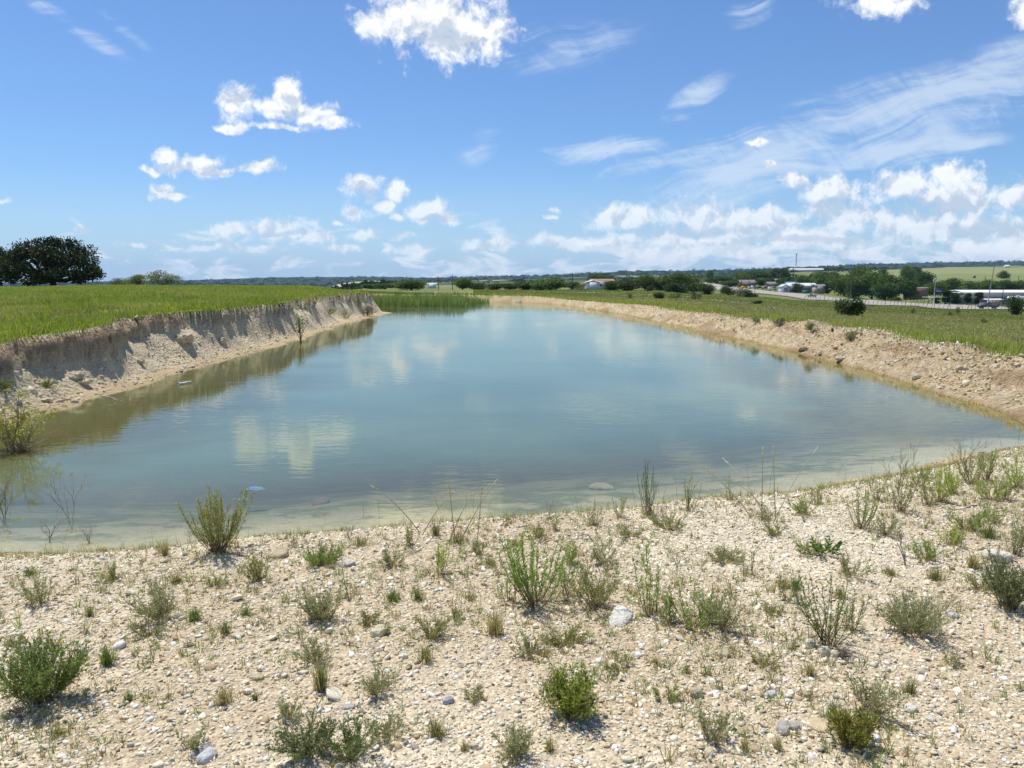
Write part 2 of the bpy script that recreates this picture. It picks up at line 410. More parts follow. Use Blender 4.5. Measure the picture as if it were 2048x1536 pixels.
# ------------------------------------------------------------------ the lie of the land
WATER = -0.6
TX = np.array([-400, 0, 300, 600, 740, 850, 1000, 1300, 1430, 1500, 1620, 1750, 1900, 2048, 2400], float)
def col_z(rows):
    """rows: list of (Y, image row) or (Y, None, z)"""
    ys = []; zs = []
    for r in rows:
        if len(r) == 3: ys.append(r[0]); zs.append(r[2])
        else:
            d = ray(1024, r[1]); ys.append(r[0]); zs.append(CAM_Z + d[2] / d[1] * r[0])
    return np.log(np.array(ys, float)), np.array(zs)
NEAR = [(.3, None, 0), (6, None, 0)]
L_FAR = [(170, None, .2), (300, None, -6), (700, None, -16), (1600, None, -22), (3500, None, -18)]
PROF = [
    NEAR + [(12, None, .46), (14.5, None, .56), (30, 604), (60, 582), (90, 576), (112, 573.5)] + L_FAR + [(8000, 566), (14000, 575)],
    NEAR + [(12, None, .46), (14.5, None, .56), (30, 604), (60, 582), (90, 576), (112, 573.5)] + L_FAR + [(8000, 567), (14000, 575)],
    NEAR + [(12, None, .44), (19, None, .67), (30, 603), (60, 581), (90, 574.5), (112, 572)] + L_FAR + [(8000, 561.5), (14000, 572)],
    NEAR + [(12, None, .4), (36, None, .73), (60, 586), (85, 575), (105, 572.5)] + L_FAR + [(8000, 554), (14000, 570)],
    NEAR + [(12, None, .4), (40, None, .85), (57, 583), (66, None, .8), (85, None, .2), (150, 582), (300, 580), (520, 577), (1000, 574), (1500, 569), (2400, 562), (3500, 566), (8000, 553.5), (14000, 570)],
    NEAR + [(12, None, 0), (60, None, .3), (85, 589), (150, 585), (300, 581), (520, 577), (1000, 574), (1600, 571), (3500, 564), (8000, 555.5), (14000, 570)],
    NEAR + [(12, None, 0), (60, None, .1), (88, 589), (150, 585), (220, 582), (300, 580), (520, 576), (1000, 571), (1600, 568), (3500, 560), (7000, 552), (14000, 570)],
    NEAR + [(12, None, 0), (40, None, 0), (55, None, -.02), (90, 600), (150, 592), (220, 586), (300, 581), (400, 577), (520, 574), (1000, 566), (2000, 560), (3500, 552), (5500, 541.5), (14000, 570)],
    NEAR + [(12, None, 0), (30, None, 0), (40, None, .02), (60, 617), (90, 606), (150, 598), (220, 592.5), (300, 589), (400, 585), (500, 580.5), (560, 570), (700, 568), (1000, 563), (2000, 556), (3500, 549), (5500, 540.5), (14000, 570)],
    NEAR + [(12, None, 0), (34, None, 0), (60, 625), (90, 613), (150, 603), (220, 598), (300, 594), (430, 588.5), (490, 580), (560, 575), (700, 570), (1000, 561), (2000, 553), (3500, 546), (5500, 538), (14000, 570)],
    NEAR + [(12, None, 0), (28, None, .14), (60, 630), (90, 620), (150, 611), (220, 606), (300, 603), (383, 600.5), (436, 588.5), (520, 582), (700, 572), (1000, 556), (1600, 545), (3500, 541), (6000, 534), (14000, 570)],
    NEAR + [(12, None, 0), (22.5, None, .18), (60, 636), (90, 627), (150, 618), (220, 613.5), (324, 611), (365, 602.5), (430, 599), (520, 590), (700, 574), (1000, 553), (1600, 542), (3500, 540), (6500, 527.5), (14000, 570)],
    NEAR + [(12, None, 0), (18, None, .14), (60, 643), (90, 633), (150, 624), (220, 620.5), (276, 619), (312, 609.5), (360, 607), (520, 588), (700, 566), (1000, 550), (1500, 537.5), (3500, 540), (7000, 524.5), (14000, 570)],
    NEAR + [(12, None, 0), (15.5, None, .1), (30, 680), (60, 651), (90, 640), (150, 630), (200, 624.5), (240, 621), (280, 613), (340, 610), (520, 586), (700, 564), (1000, 548), (1500, 536.5), (3500, 540), (7000, 523), (14000, 570)],
    NEAR + [(12, None, 0), (15.5, None, .1), (30, 684), (60, 655), (90, 644), (150, 633), (200, 628), (240, 625), (280, 616), (340, 613), (520, 588), (700, 564), (1000, 548), (1500, 536.5), (3500, 540), (7000, 528), (14000, 570)],
]
LY = np.log(np.geomspace(.3, 15000, 420))
ZT = np.array([np.interp(LY, *col_z(p)) for p in PROF])
_k = np.array([1, 2, 3, 2, 1.]) / 9
ZT = np.array([np.convolve(np.pad(z, 2, 'edge'), _k, 'valid') for z in ZT])
TU = (TX - 1024) / F / (CP + 200 / F * SP)
def base_h(X, Y):
    X = np.asarray(X, float); Y = np.asarray(Y, float)
    Yc = np.maximum(Y, .3); u = np.clip(X / np.maximum(Yc, 1.0), TU[0], TU[-1])
    ci = np.clip(np.searchsorted(TU, u) - 1, 0, len(TU) - 2); cf = (u - TU[ci]) / (TU[ci + 1] - TU[ci]); cf = cf * cf * (3 - 2 * cf)
    l = (np.log(Yc) - LY[0]) / (LY[1] - LY[0]); li = np.clip(l.astype(int), 0, len(LY) - 2); lf = np.clip(l - li, 0, 1)
    a = ZT[ci, li] * (1 - lf) + ZT[ci, li + 1] * lf; b = ZT[ci + 1, li] * (1 - lf) + ZT[ci + 1, li + 1] * lf
    return a * (1 - cf) + b * cf
def wp(px, py):
    d = ray(px, py); t = (WATER - CAM_Z) / d[2]; return (d[0] * t, d[1] * t)
S_NEAR = [(-11, 5.6), wp(-60, 1104), wp(100, 1106), wp(250, 1104), wp(400, 1096), wp(520, 1082), wp(650, 1072), wp(800, 1060), wp(950, 1050), wp(1100, 1042),
          wp(1220, 1026), wp(1400, 1008), wp(1520, 990), wp(1650, 966), wp(1780, 945), wp(1900, 915), wp(2020, 890), (8.1, 10.7)]
S_RIGHT = [(8.1, 10.7), wp(2048, 850), wp(2000, 826), wp(1900, 792), wp(1800, 762), wp(1700, 733), wp(1600, 707), wp(1500, 683), wp(1400, 661), wp(1300, 640), wp(1240, 628), wp(1150, 614)]
S_FAR = [wp(1150, 614), wp(1100, 608), wp(1040, 605), wp(960, 604), (-8, 82), (-13.5, 80), (-15, 73), (-14.2, 65), (-11.5, 60)]
S_LEFT = [(-11.5, 60), wp(786, 626), wp(740, 635), wp(680, 652), wp(600, 679), wp(500, 707), wp(400, 735), wp(300, 768), wp(200, 797), wp(100, 826), wp(0, 854), (-8.6, 10.2), (-9.6, 8.6), (-11, 7.4), (-13, 6.8), (-13, 5.6), (-11, 5.6)]
POND = np.array(S_NEAR[:-1] + S_RIGHT[:-1] + S_FAR[:-1] + S_LEFT[:-1])
def dist_poly(X, Y, pts):
    d = np.full(X.shape, 1e9); pts = np.array(pts)
    for a, b in zip(pts[:-1], pts[1:]):
        ab = b - a; t = np.clip(((X - a[0]) * ab[0] + (Y - a[1]) * ab[1]) / (ab @ ab), 0, 1)
        d = np.minimum(d, (X - a[0] - t * ab[0]) ** 2 + (Y - a[1] - t * ab[1]) ** 2)
    return np.sqrt(d)
def inside(X, Y):
    r = np.zeros(X.shape, bool); P_ = POND
    for (x1, y1), (x2, y2) in zip(P_, np.roll(P_, -1, 0)):
        if y1 == y2: continue
        c = ((y1 > Y) != (y2 > Y)) & (X < (x2 - x1) * (Y - y1) / (y2 - y1) + x1); r ^= c
    return r
def land(X, Y, full=False):
    """height of the ground and what covers it, at world positions"""
    X = np.asarray(X, float); Y = np.asarray(Y, float)
    shp = X.shape; X = X.ravel(); Y = Y.ravel()
    H = base_h(X, Y); n = len(X); r = np.hypot(X, Y)
    out = {k: np.zeros(n) for k in ('dN', 'dL', 'dR', 'dF', 'cliff', 'edge', 'wild')}
    for k in ('dN', 'dL', 'dR', 'dF'): out[k] += 1e3
    m = (np.abs(X) < 60) & (Y > -8) & (Y < 130)
    x, y = X[m], Y[m]
    wob = .22 * np.clip(y / 14, .35, 1.6)
    xs = x + wob * (fbm(x * .9, y * .9, 3, 3) - .5) * 2; ys = y + wob * (fbm(x * .9, y * .9, 9, 3) - .5) * 2
    ins = inside(xs, ys)
    dN, dL, dR, dF = (dist_poly(xs, ys, s) for s in (S_NEAR, S_LEFT, S_RIGHT, S_FAR))
    b = H[m] + .05 * (fbm(x * .35, y * .35, 5, 3) - .5) * 2 + .012 * (fbm(x * 3, y * 3, 6, 3) - .5) * sstep(30, 5, y)
    b += .10 * (fbm(x * 1.3, y * 1.3, 45, 3) - .5) * sstep(9, 12, y) * sstep(60, 20, y)
    # near shore: short run-up, then the gravel flat
    rN = .035 * dN + .34 * np.maximum(dN - .12, 0) * sstep(.1, .5, dN) + 0.0 * dN
    # left bank: wheel-marked shelf, talus, undercut scarp
    k = (fbm(y * .30, x * 0, 11, 2) - .5); k2 = (fbm(y * .55, x * 0, 12, 2) - .5) * 1.5
    dc = 1.40 + 1.0 * k + .40 * k2 - .2 * sstep(45, 57, y)
    tal = .60 + .34 * sstep(13, 32, y) + .20 * k - .08 * k2
    rL = .09 * dL * sstep(0, .15, dL) + tal * sstep(.55, dc + .15, dL) ** 1.1
    rL += .16 * (fbm(x * 1.6, y * 1.6, 14, 4) - .5) * sstep(.5, 1.2, dL) + .05 * (fbm(x * 6, y * 6, 15, 3) - .5) * sstep(.25, .9, dL)
    for tr in (.55, .95):                                     # wheel ruts
        q = np.abs(dL - tr - .12 * (fbm(y * .5, y * 0, 18, 2) - .5)); rL -= .035 * np.exp(-(q / .05) ** 2) * sstep(.35, .6, fbm(y * .8, x * .5, 19, 2) + .12)
    cl = np.maximum(dL - dc, 0)
    rL += 3.2 * np.maximum(cl, 0) ** .9
    # right bank: rubbly slope with broken ledges
    dt = 2.1 + .8 * (fbm(y * .3, x * 0, 21, 2) - .5) - .6 * sstep(30, 60, y)
    s = dR / dt
    led = (np.floor(s * 4 + .5 * (fbm(x * 1.3, y * 1.3, 22, 3) - .5) * 2) / 4 - s) * .10
    rR = (.74 * s ** .8 + led * sstep(.1, .3, s)) * 1.0
    lump = np.abs(fbm(x * 3.1, y * 3.1, 23, 4, .6) - .5) * 2
    rR += (.24 * (lump - .25) + .22 * (fbm(x * 1.1, y * 1.1, 24, 3) - .5) + .07 * (fbm(x * 11, y * 11, 25, 2) - .5)) * sstep(.05, .3, s)
    # far bank: low layered step
    rF = .06 * dF + .75 * sstep(.3, 1.3 + .5 * (fbm(x * .8, y * .3, 27, 2) - .5), dF) + .10 * (fbm(x * 2.2, y * 2.2, 28, 4) - .5) * sstep(.1, .6, dF) + np.maximum(dF - 1.6, 0) * 1.2
    rise = np.minimum(np.minimum(rN, rL), np.minimum(rR, rF))
    top = WATER + rise
    h = np.minimum(b, top)
    blend = .05; dlt = np.clip((b - top) / blend, -1, 1)
    # bottom of the pond
    dep = np.minimum(np.minimum(.05 * dN + .030 * dN ** 2, .16 * dL + .05 * dL ** 2), np.minimum(.20 * dR + .06 * dR ** 2, .15 * dF))
    dep = 1.9 * (1 - np.exp(-dep / 1.4)) + .03 * (fbm(x * 1.2, y * 1.2, 31, 3) - .5) * sstep(0, .5, np.minimum(dN, dR)) * 2 + .01
    h = np.where(ins, WATER - dep, h)
    H[m] = h
    for kk, vv in zip(('dN', 'dL', 'dR', 'dF'), (dN, dL, dR, dF)): out[kk][m] = np.where(ins, -vv, vv)
    out['cliff'][m] = (~ins) * sstep(-.02, .03, cl) * (top < b)
    out['edge'][m] = np.where(ins, -1, np.clip(top - b, -3, 3))
    # rough country further off
    far = sstep(500, 2500, r)
    H += far * (14 * (fbm(X / 700, Y / 700, 33, 4) - .5) * sstep(7500, 3500, r) + 5 * (fbm(X / 60, Y / 120, 34, 3) - .5))
    H += sstep(60, 160, r) * sstep(900, 500, r) * .5 * (fbm(X / 18, Y / 18, 35, 3) - .5)
    if not full: return H.reshape(shp)
    return H.reshape(shp), out
def hz(x, y): return float(land(np.array([x]), np.array([y]))[0])
def hit(px, py, tmax=150.):
    """where the sight line through a photo pixel meets the ground"""
    d = ray(px, py); t = np.geomspace(1.5, tmax, 900)
    z = CAM_Z + d[2] * t; h = land(d[0] * t, d[1] * t)
    i = np.argmax(z < h)
    if i == 0: i = len(t) - 1
    f = (z[i - 1] - h[i - 1]) / ((z[i - 1] - h[i - 1]) - (z[i] - h[i]) + 1e-9)
    tt = t[i - 1] + (t[i] - t[i - 1]) * np.clip(f, 0, 1)
    return np.array([d[0] * tt, d[1] * tt, CAM_Z + d[2] * tt])
def at(px, Y, dz=0.0):
    X = (px - 1024) / F / (CP + 195 / F * SP) * Y
    return np.array([X, Y, hz(X, Y) + dz])
def zrow(py, Y):
    d = ray(1024, py); return CAM_Z + d[2] / d[1] * Y
ROAD = [(2300, 225, 20), (2048, 252, 24), (1978, 262, 26), (1900, 294, 30), (1750, 344, 40), (1620, 409, 50), (1500, 462, 60), (1440, 520, 60), (1405, 640, 60), (1385, 800, 60)]
def u_at(px): return (px - 1024) / F / (CP + 195 / F * SP)

def build_ground():
    az = np.concatenate([np.arange(-180, -40, 2.), np.arange(-40, 40, .085), np.arange(40, 180.1, 2.)])
    az[-1] = 180
    r = [0.3]
    while r[-1] < 15000:
        q = r[-1]; st = .05 if q < 1.6 else .0065 if q < 8 else .0042 if q < 70 else .010 if q < 700 else .018
        r.append(q * (1 + st))
    r = np.array(r); A, Rr = np.meshgrid(np.radians(az), r)
    X = np.sin(A) * Rr; Y = np.cos(A) * Rr
    H, o = land(X, Y, True)
    x, y, h = X.ravel(), Y.ravel(), H.ravel(); rr = Rr.ravel()
    dmin = np.minimum(np.minimum(o['dN'], o['dL']), np.minimum(o['dR'], o['dF']))
    n1 = fbm(x * .6, y * .6, 41, 4); n2 = fbm(x * 4, y * 4, 42, 4); n3 = fbm(x * 14, y * 14, 43, 3)
    def mixc(c, c2, m): return c * (1 - m[:, None]) + np.asarray(c2) * m[:, None]
    cream = np.array([.61, .52, .37]); c = np.tile(cream, (len(x), 1)) * (1 + .25 * (n2 - .5) + .25 * (n3 - .5))[:, None]
    c = mixc(c, [.44, .33, .20], sstep(.45, .70, n1) * .6)
    # grass ground beyond the banks
    gm = ((o['edge'] > -.02) & (y > 9.5)) | (rr > 130) | (y < -4)
    edge_soft = gm * sstep(.0, .22, o['edge'] + .25 * (n2 - .5)) * sstep(11.0, 13.5, y + 0 * x)
    gm2 = np.where(rr > 120, 1.0, edge_soft)
    left = x < 0
    gl = np.array([.19, .22, .04]); gr = np.array([.26, .26, .085])
    gcol = np.where(left[:, None], gl, gr) * (1 + .7 * (n1 - .5) + .5 * (n2 - .5))[:, None]
    dry = sstep(.42, .7, fbm(x * .16, y * .16, 44, 4)) * (~left)
    gcol = mixc(gcol, [.32, .27, .13], dry * .75)
    # left bank: pale talus, brown scarp with dark topsoil
    L = (o['dL'] < 7) & (o['dL'] > 0) & (y > 6)
    tal = np.array([.68, .58, .39]) * np.ones((len(x), 1)) * (1 + .3 * (n2 - .5) + .3 * (n3 - .5))[:, None]
    c = np.where(L[:, None], tal, c)
    bh = base_h(x, y); below = bh - h
    streak = fbm(y * 3 + x, h * 6, 46, 4)
    sc = np.array([.54, .39, .23]) * (1 + .6 * (streak - .5))[:, None]
    sc = mixc(sc, [.15, .10, .06], sstep(.13, .02, below) * .8)
    sc = mixc(sc, [.64, .50, .31], sstep(.25, .6, below) * .8)
    c = mixc(c, sc, o['cliff'] * (o['dL'] < 7))
    # right bank: ochre rubble with paler stones and clay bands
    Rm = (o['dR'] < 6) & (o['dR'] > 0) & (y > 9.8)
    rb = np.array([.52, .395, .22]) * (1 + .5 * (n2 - .5) + .4 * (n3 - .5))[:, None]
    rb = mixc(rb, [.66, .57, .42], sstep(.5, .66, n3) * .7)
    rb = mixc(rb, [.32, .21, .11], sstep(.56, .72, fbm(x * 1.5, y * .35, 47, 4)) * .6)
    c = np.where(Rm[:, None], rb, c)
    Fm = (o['dF'] < 5) & (o['dF'] > 0) & (y > 50)
    fb_ = np.array([.52, .40, .24]) * (1 + .5 * (fbm(x * .9, h * 14, 48, 3) - .5))[:, None]
    c = np.where(Fm[:, None] & (~Rm)[:, None], fb_, c)
    c = mixc(c, gcol, gm2)
    # damp margin and the pond bed
    damp = sstep(.10, .0, h - WATER) * (h > WATER) * (dmin < 3)
    c = mixc(c, c * np.array([.72, .64, .52]), damp * .75)
    bed = (h <= WATER)
    bc = lerp(np.array([.46, .38, .25]), np.array([.29, .255, .155]), sstep(.1, 1.6, np.abs(o['dN']))[:, None]) * (1 + .2 * (n2 - .5))[:, None]
    alg = sstep(.45, .60, fbm(x * 1.9, y * 3.2, 51, 6, .7)); dn = np.abs(o['dN'])
    alg = alg * sstep(.05, .8, dn) * .8 + .30 * sstep(.8, 4, dn)
    bc = mixc(bc, np.array([.12, .14, .07]), np.clip(alg, 0, .92))
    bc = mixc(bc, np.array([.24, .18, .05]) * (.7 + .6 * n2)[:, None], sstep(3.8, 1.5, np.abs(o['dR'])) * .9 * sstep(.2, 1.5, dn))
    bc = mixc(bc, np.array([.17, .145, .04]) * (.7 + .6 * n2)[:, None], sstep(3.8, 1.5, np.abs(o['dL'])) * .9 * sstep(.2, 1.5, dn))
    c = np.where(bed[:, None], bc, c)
    # open country: pasture, bare limestone, wooded ridges
    far = sstep(120, 260, rr)
    # the scarp is broken sideways, layer by layer
    cm = sstep(.2, .9, o['cliff']) * sstep(0, .12, bh - h) * (o['dL'] < 7)
    disp = .36 * (fbm(y * 1.2, h * 3.2, 111, 2, .6) - .5) + .09 * (fbm(y * 3.6, h * 8, 112, 2) - .5)
    x0_ = x.copy(); x = x + cm * (disp + .05)
    P1 = fbm(x / 60, y / 60, 61, 4); P2 = fbm(x / 320, y / 420, 62, 4)
    fc = np.array([.16, .185, .06]) * (1 + .5 * (P1 - .5))[:, None]
    fc = mixc(fc, [.33, .28, .16], sstep(.45, .68, P2) * .8)
    fc = mixc(fc, [.20, .235, .085], ((x / np.maximum(y, 1) > .40) & (rr > 450) & (rr < 2600)) * .6)
    wood = sstep(900, 2600, rr) * sstep(.40, .47, fbm(x / 500, y / 800, 63, 3) + .25 * sstep(2500, 4500, rr)) 
    past = (x / np.maximum(y, 1) > .46) & (rr > 600) & (rr < 1900)
    wood = np.where(past, 0, wood); wood = np.maximum(wood, sstep(3800, 5200, rr))
    fc = mixc(fc, [.024, .042, .020], wood)
    q = (np.abs(x / np.maximum(y, 1) + .185) < .04 + .02 * (P1 - .5)) & (rr > 1500) & (rr < 2700)
    fc = mixc(fc, [.48, .40, .28], q * sstep(.35, .55, fbm(x / 45, y / 120, 64, 3)))
    c = mixc(c, fc, far)
    grav = ((o['dN'] > .0) & (o['dN'] < 60) & (rr < 16) & (~L) & (~Rm)).astype(float) * (1 - gm2)
    rub = np.clip((L | Rm | Fm).astype(float) * (1 - gm2), 0, 1)
    nr, na = X.shape
    i = np.arange(nr - 1)[:, None] * na; j = np.arange(na - 1)[None]
    q = np.stack([i + j, i + j + 1, i + na + j + 1, i + na + j], -1).reshape(-1, 4)[:, ::-1]
    m = bpy.data.materials.new('ground'); m.use_nodes = True
    t = NT(m.node_tree); t.n.clear()
    at_ = t.new('ShaderNodeAttribute', attribute_name='Col').outputs['Color']
    ga = t.new('ShaderNodeAttribute', attribute_name='gravel').outputs['Fac']
    ru = t.new('ShaderNodeAttribute', attribute_name='rubble').outputs['Fac']
    pos = t.new('ShaderNodeNewGeometry').outputs['Position']
    vor = t.new('ShaderNodeTexVoronoi', inp={'Vector': pos, 'Scale': 75.0, 'Randomness': 1.0})
    cell = t.maprange(t.new('ShaderNodeSeparateColor', inp={0: vor.outputs['Color']}).outputs[0], 0, 1, .72, 1.25, smooth=False)
    cell = t.math('ADD', t.math('MULTIPLY', ga, t.math('SUBTRACT', cell, 1)), 1)
    nz = t.maprange(t.noise(pos, 22, 6, .7), .2, .8, .72, 1.28, smooth=False)
    c2 = t.vmath('SCALE', at_, scale=t.math('MULTIPLY', cell, nz))
    hgt = t.math('MULTIPLY', t.math('SUBTRACT', 1.0, vor.outputs['Distance']), t.math('MULTIPLY', ga, .006))
    v2 = t.new('ShaderNodeTexVoronoi', inp={'Vector': pos, 'Scale': 13.0})
    rh = t.math('ADD', t.math('MULTIPLY', t.noise(pos, 9, 7, .72), .10), t.math('MULTIPLY', v2.outputs['Distance'], .05))
    hgt = t.math('MULTIPLY_ADD', rh, ru, hgt)
    hgt = t.math('ADD', hgt, t.math('MULTIPLY', t.noise(pos, 40, 4, .6), .004))
    b = t.new('ShaderNodeBump', inp={'Strength': 1.0, 'Distance': 1.0, 'Height': hgt})
    p = t.new('ShaderNodeBsdfPrincipled', inp={'Base Color': c2, 'Roughness': .95, 'Specular IOR Level': .1, 'Normal': b.outputs[0]})
    t.new('ShaderNodeOutputMaterial', inp={0: p.outputs[0]})
    g = make_mesh('ground', np.stack([x, y, h], 1), q, None, c, m, smooth=True, attrs={'gravel': grav, 'rubble': rub})
    tag(g, kind='structure')
build_ground()

def build_water():
    xs = np.arange(-20, 12.01, .14); ys = np.arange(4.8, 86, .14)
    X, Y = np.meshgrid(xs, ys); H, oo = land(X, Y, True)
    ok = H < WATER + .12
    k = ok[:-1, :-1] | ok[1:, :-1] | ok[:-1, 1:] | ok[1:, 1:]
    ny, nx = X.shape; i = np.arange(ny - 1)[:, None] * nx; j = np.arange(nx - 1)[None]
    q = np.stack([i + j, i + j + 1, i + nx + j + 1, i + nx + j], -1)[k]
    used = np.unique(q); mp = np.zeros(ny * nx, int); mp[used] = np.arange(len(used))
    v = np.stack([X.ravel(), Y.ravel(), np.full(X.size, WATER)], 1)[used]
    dep = np.maximum(WATER - H.ravel()[used], 0)
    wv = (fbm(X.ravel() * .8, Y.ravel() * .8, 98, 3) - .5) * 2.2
    side = np.maximum(sstep(4.6, 1.8, np.abs(oo['dL']) + wv), sstep(4.4, 2.4, np.abs(oo['dR']) + wv)); side = (side * .92)[used]  # where the banks' reflection is painted into the water colour
    m = bpy.data.materials.new('pond_water'); m.use_nodes = True
    t = NT(m.node_tree); t.n.clear()
    d = t.new('ShaderNodeAttribute', attribute_name='depth').outputs['Fac']
    pos = t.new('ShaderNodeNewGeometry').outputs['Position']
    op = t.math('SUBTRACT', 1.0, t.math('EXPONENT', t.math('MULTIPLY', d, -1.9)))
    st = t.new('ShaderNodeMapping'); t.l.new(pos, st.inputs[0]); st.inputs['Scale'].default_value = (.55, 1.6, 1); st.inputs['Rotation'].default_value = (0, 0, R(14))
    n1 = t.noise(st.outputs[0], 4.5, 1.5, .5, .5); n2 = t.noise(st.outputs[0], 17, 1, .5, .2)
    big = t.maprange(t.noise(pos, .22, 2, .5), .35, .65, .45, 1.2)
    hgt = t.math('MULTIPLY', t.math('ADD', t.math('MULTIPLY', n1, .0022), t.math('MULTIPLY', n2, .0003)), big)
    b = t.new('ShaderNodeBump', inp={'Strength': 1.0, 'Distance': 1.0, 'Height': hgt})
    fr = t.new('ShaderNodeFresnel', inp={'IOR': 1.33, 'Normal': b.outputs[0]})
    gl = t.new('ShaderNodeBsdfGlossy', inp={'Color': (.93, .95, .88, 1), 'Roughness': .012, 'Normal': b.outputs[0]})
    tr = t.new('ShaderNodeBsdfTransparent', inp={'Color': (.90, .96, .93, 1)})
    cl = t.mixc(t.maprange(d, .02, .55), (.170, .158, .092), (.132, .176, .118))
    cl = t.mixc(t.new('ShaderNodeAttribute', attribute_name='painted_reflection').outputs['Fac'], cl, (.088, .078, .022))  # dark olive painted along the banks in place of their reflection
    cl = t.vmath('SCALE', cl, scale=t.maprange(t.noise(pos, .35, 4, .6), .3, .7, .9, 1.12))
    cl = t.vmath('SCALE', cl, scale=t.math('SUBTRACT', 2.0, op))       # light scattered back from the bed joins the murk where it is thin
    df = t.new('ShaderNodeBsdfDiffuse', inp={'Color': cl})
    a = t.new('ShaderNodeMixShader', inp={0: op, 1: tr.outputs[0], 2: df.outputs[0]})
    o_ = t.new('ShaderNodeMixShader', inp={0: fr.outputs[0], 1: a.outputs[0], 2: gl.outputs[0]})
    t.new('ShaderNodeOutputMaterial', inp={0: o_.outputs[0]})
    tag(make_mesh('water', v, mp[q], None, None, m, smooth=True, attrs={'depth': dep, 'painted_reflection': side}), kind='structure')
build_water()

# ------------------------------------------------------------------ gravel and rubble (nobody could count it)
def scatter_view(n, y0, y1, umax, power=1.0, seed=1, umin=None):
    r = np.random.default_rng(seed)
    # density per ground area falls as 1/Y^power
    t = r.uniform(0, 1, n); e = 2 - power
    Y = (y0 ** e + t * (y1 ** e - y0 ** e)) ** (1 / e) if abs(e) > 1e-6 else y0 * (y1 / y0) ** t
    lo = -umax if umin is None else umin
    u = r.uniform(lo, umax, n)
    return u * Y, Y

def build_gravel():
    mb = MB()
    X, Y = scatter_view(290000, 1.9, 12.0, .82, .6, 3)
    H, o = land(X, Y, True)
    nn = fbm(X * .7, Y * .7, 71, 3); n2 = fbm(X * 3, Y * 3, 72, 3)
    k = (H > WATER + .015) & (o['dL'] > 4) & (o['dR'] > 2.4 - 1.5 * nn) & (n2 + .5 * (nn - .5) + .35 * (H + .6 > .12) + rng.uniform(-.2, .2, len(X)) > .42) & (o['dN'] > .22 + .5 * (nn - .5) + .55 * sstep(-1.5, -3.2, X))
    X, Y, H = X[k], Y[k], H[k]; n = len(X)
    S = rng.lognormal(math.log(.0047), .48, n).clip(.0024, .018)
    dry = rng.uniform(0, 1, n)
    base = np.array([.76, .675, .50]) * rng.uniform(.72, 1.15, (n, 1))
    base = np.where(dry[:, None] > .86, np.array([.86, .82, .72]) * rng.uniform(.8, 1.08, (n, 1)), base)
    base = np.where(dry[:, None] < .12, np.array([.50, .37, .22]) * rng.uniform(.8, 1.1, (n, 1)), base)
    base = np.where((dry[:, None] > .12) & (dry[:, None] < .15), np.array([.36, .30, .23]), base)
    mb.stones(np.stack([X, Y, H + S * .12], 1), S, base, sub=ICO0, flat=.6)
    k = rng.uniform(0, 1, n) < .0022
    S2 = rng.lognormal(math.log(.015), .3, k.sum()).clip(.010, .03)
    mb.stones(np.stack([X[k], Y[k], H[k] + S2 * .15], 1), S2, base[k] * .97, sub=ICO1, flat=.6, rough=.10)
    tag(mb.build('gravel', M_STONE, smooth=False), 'pale limestone gravel strewn over the near shore', 'gravel', kind='stuff')

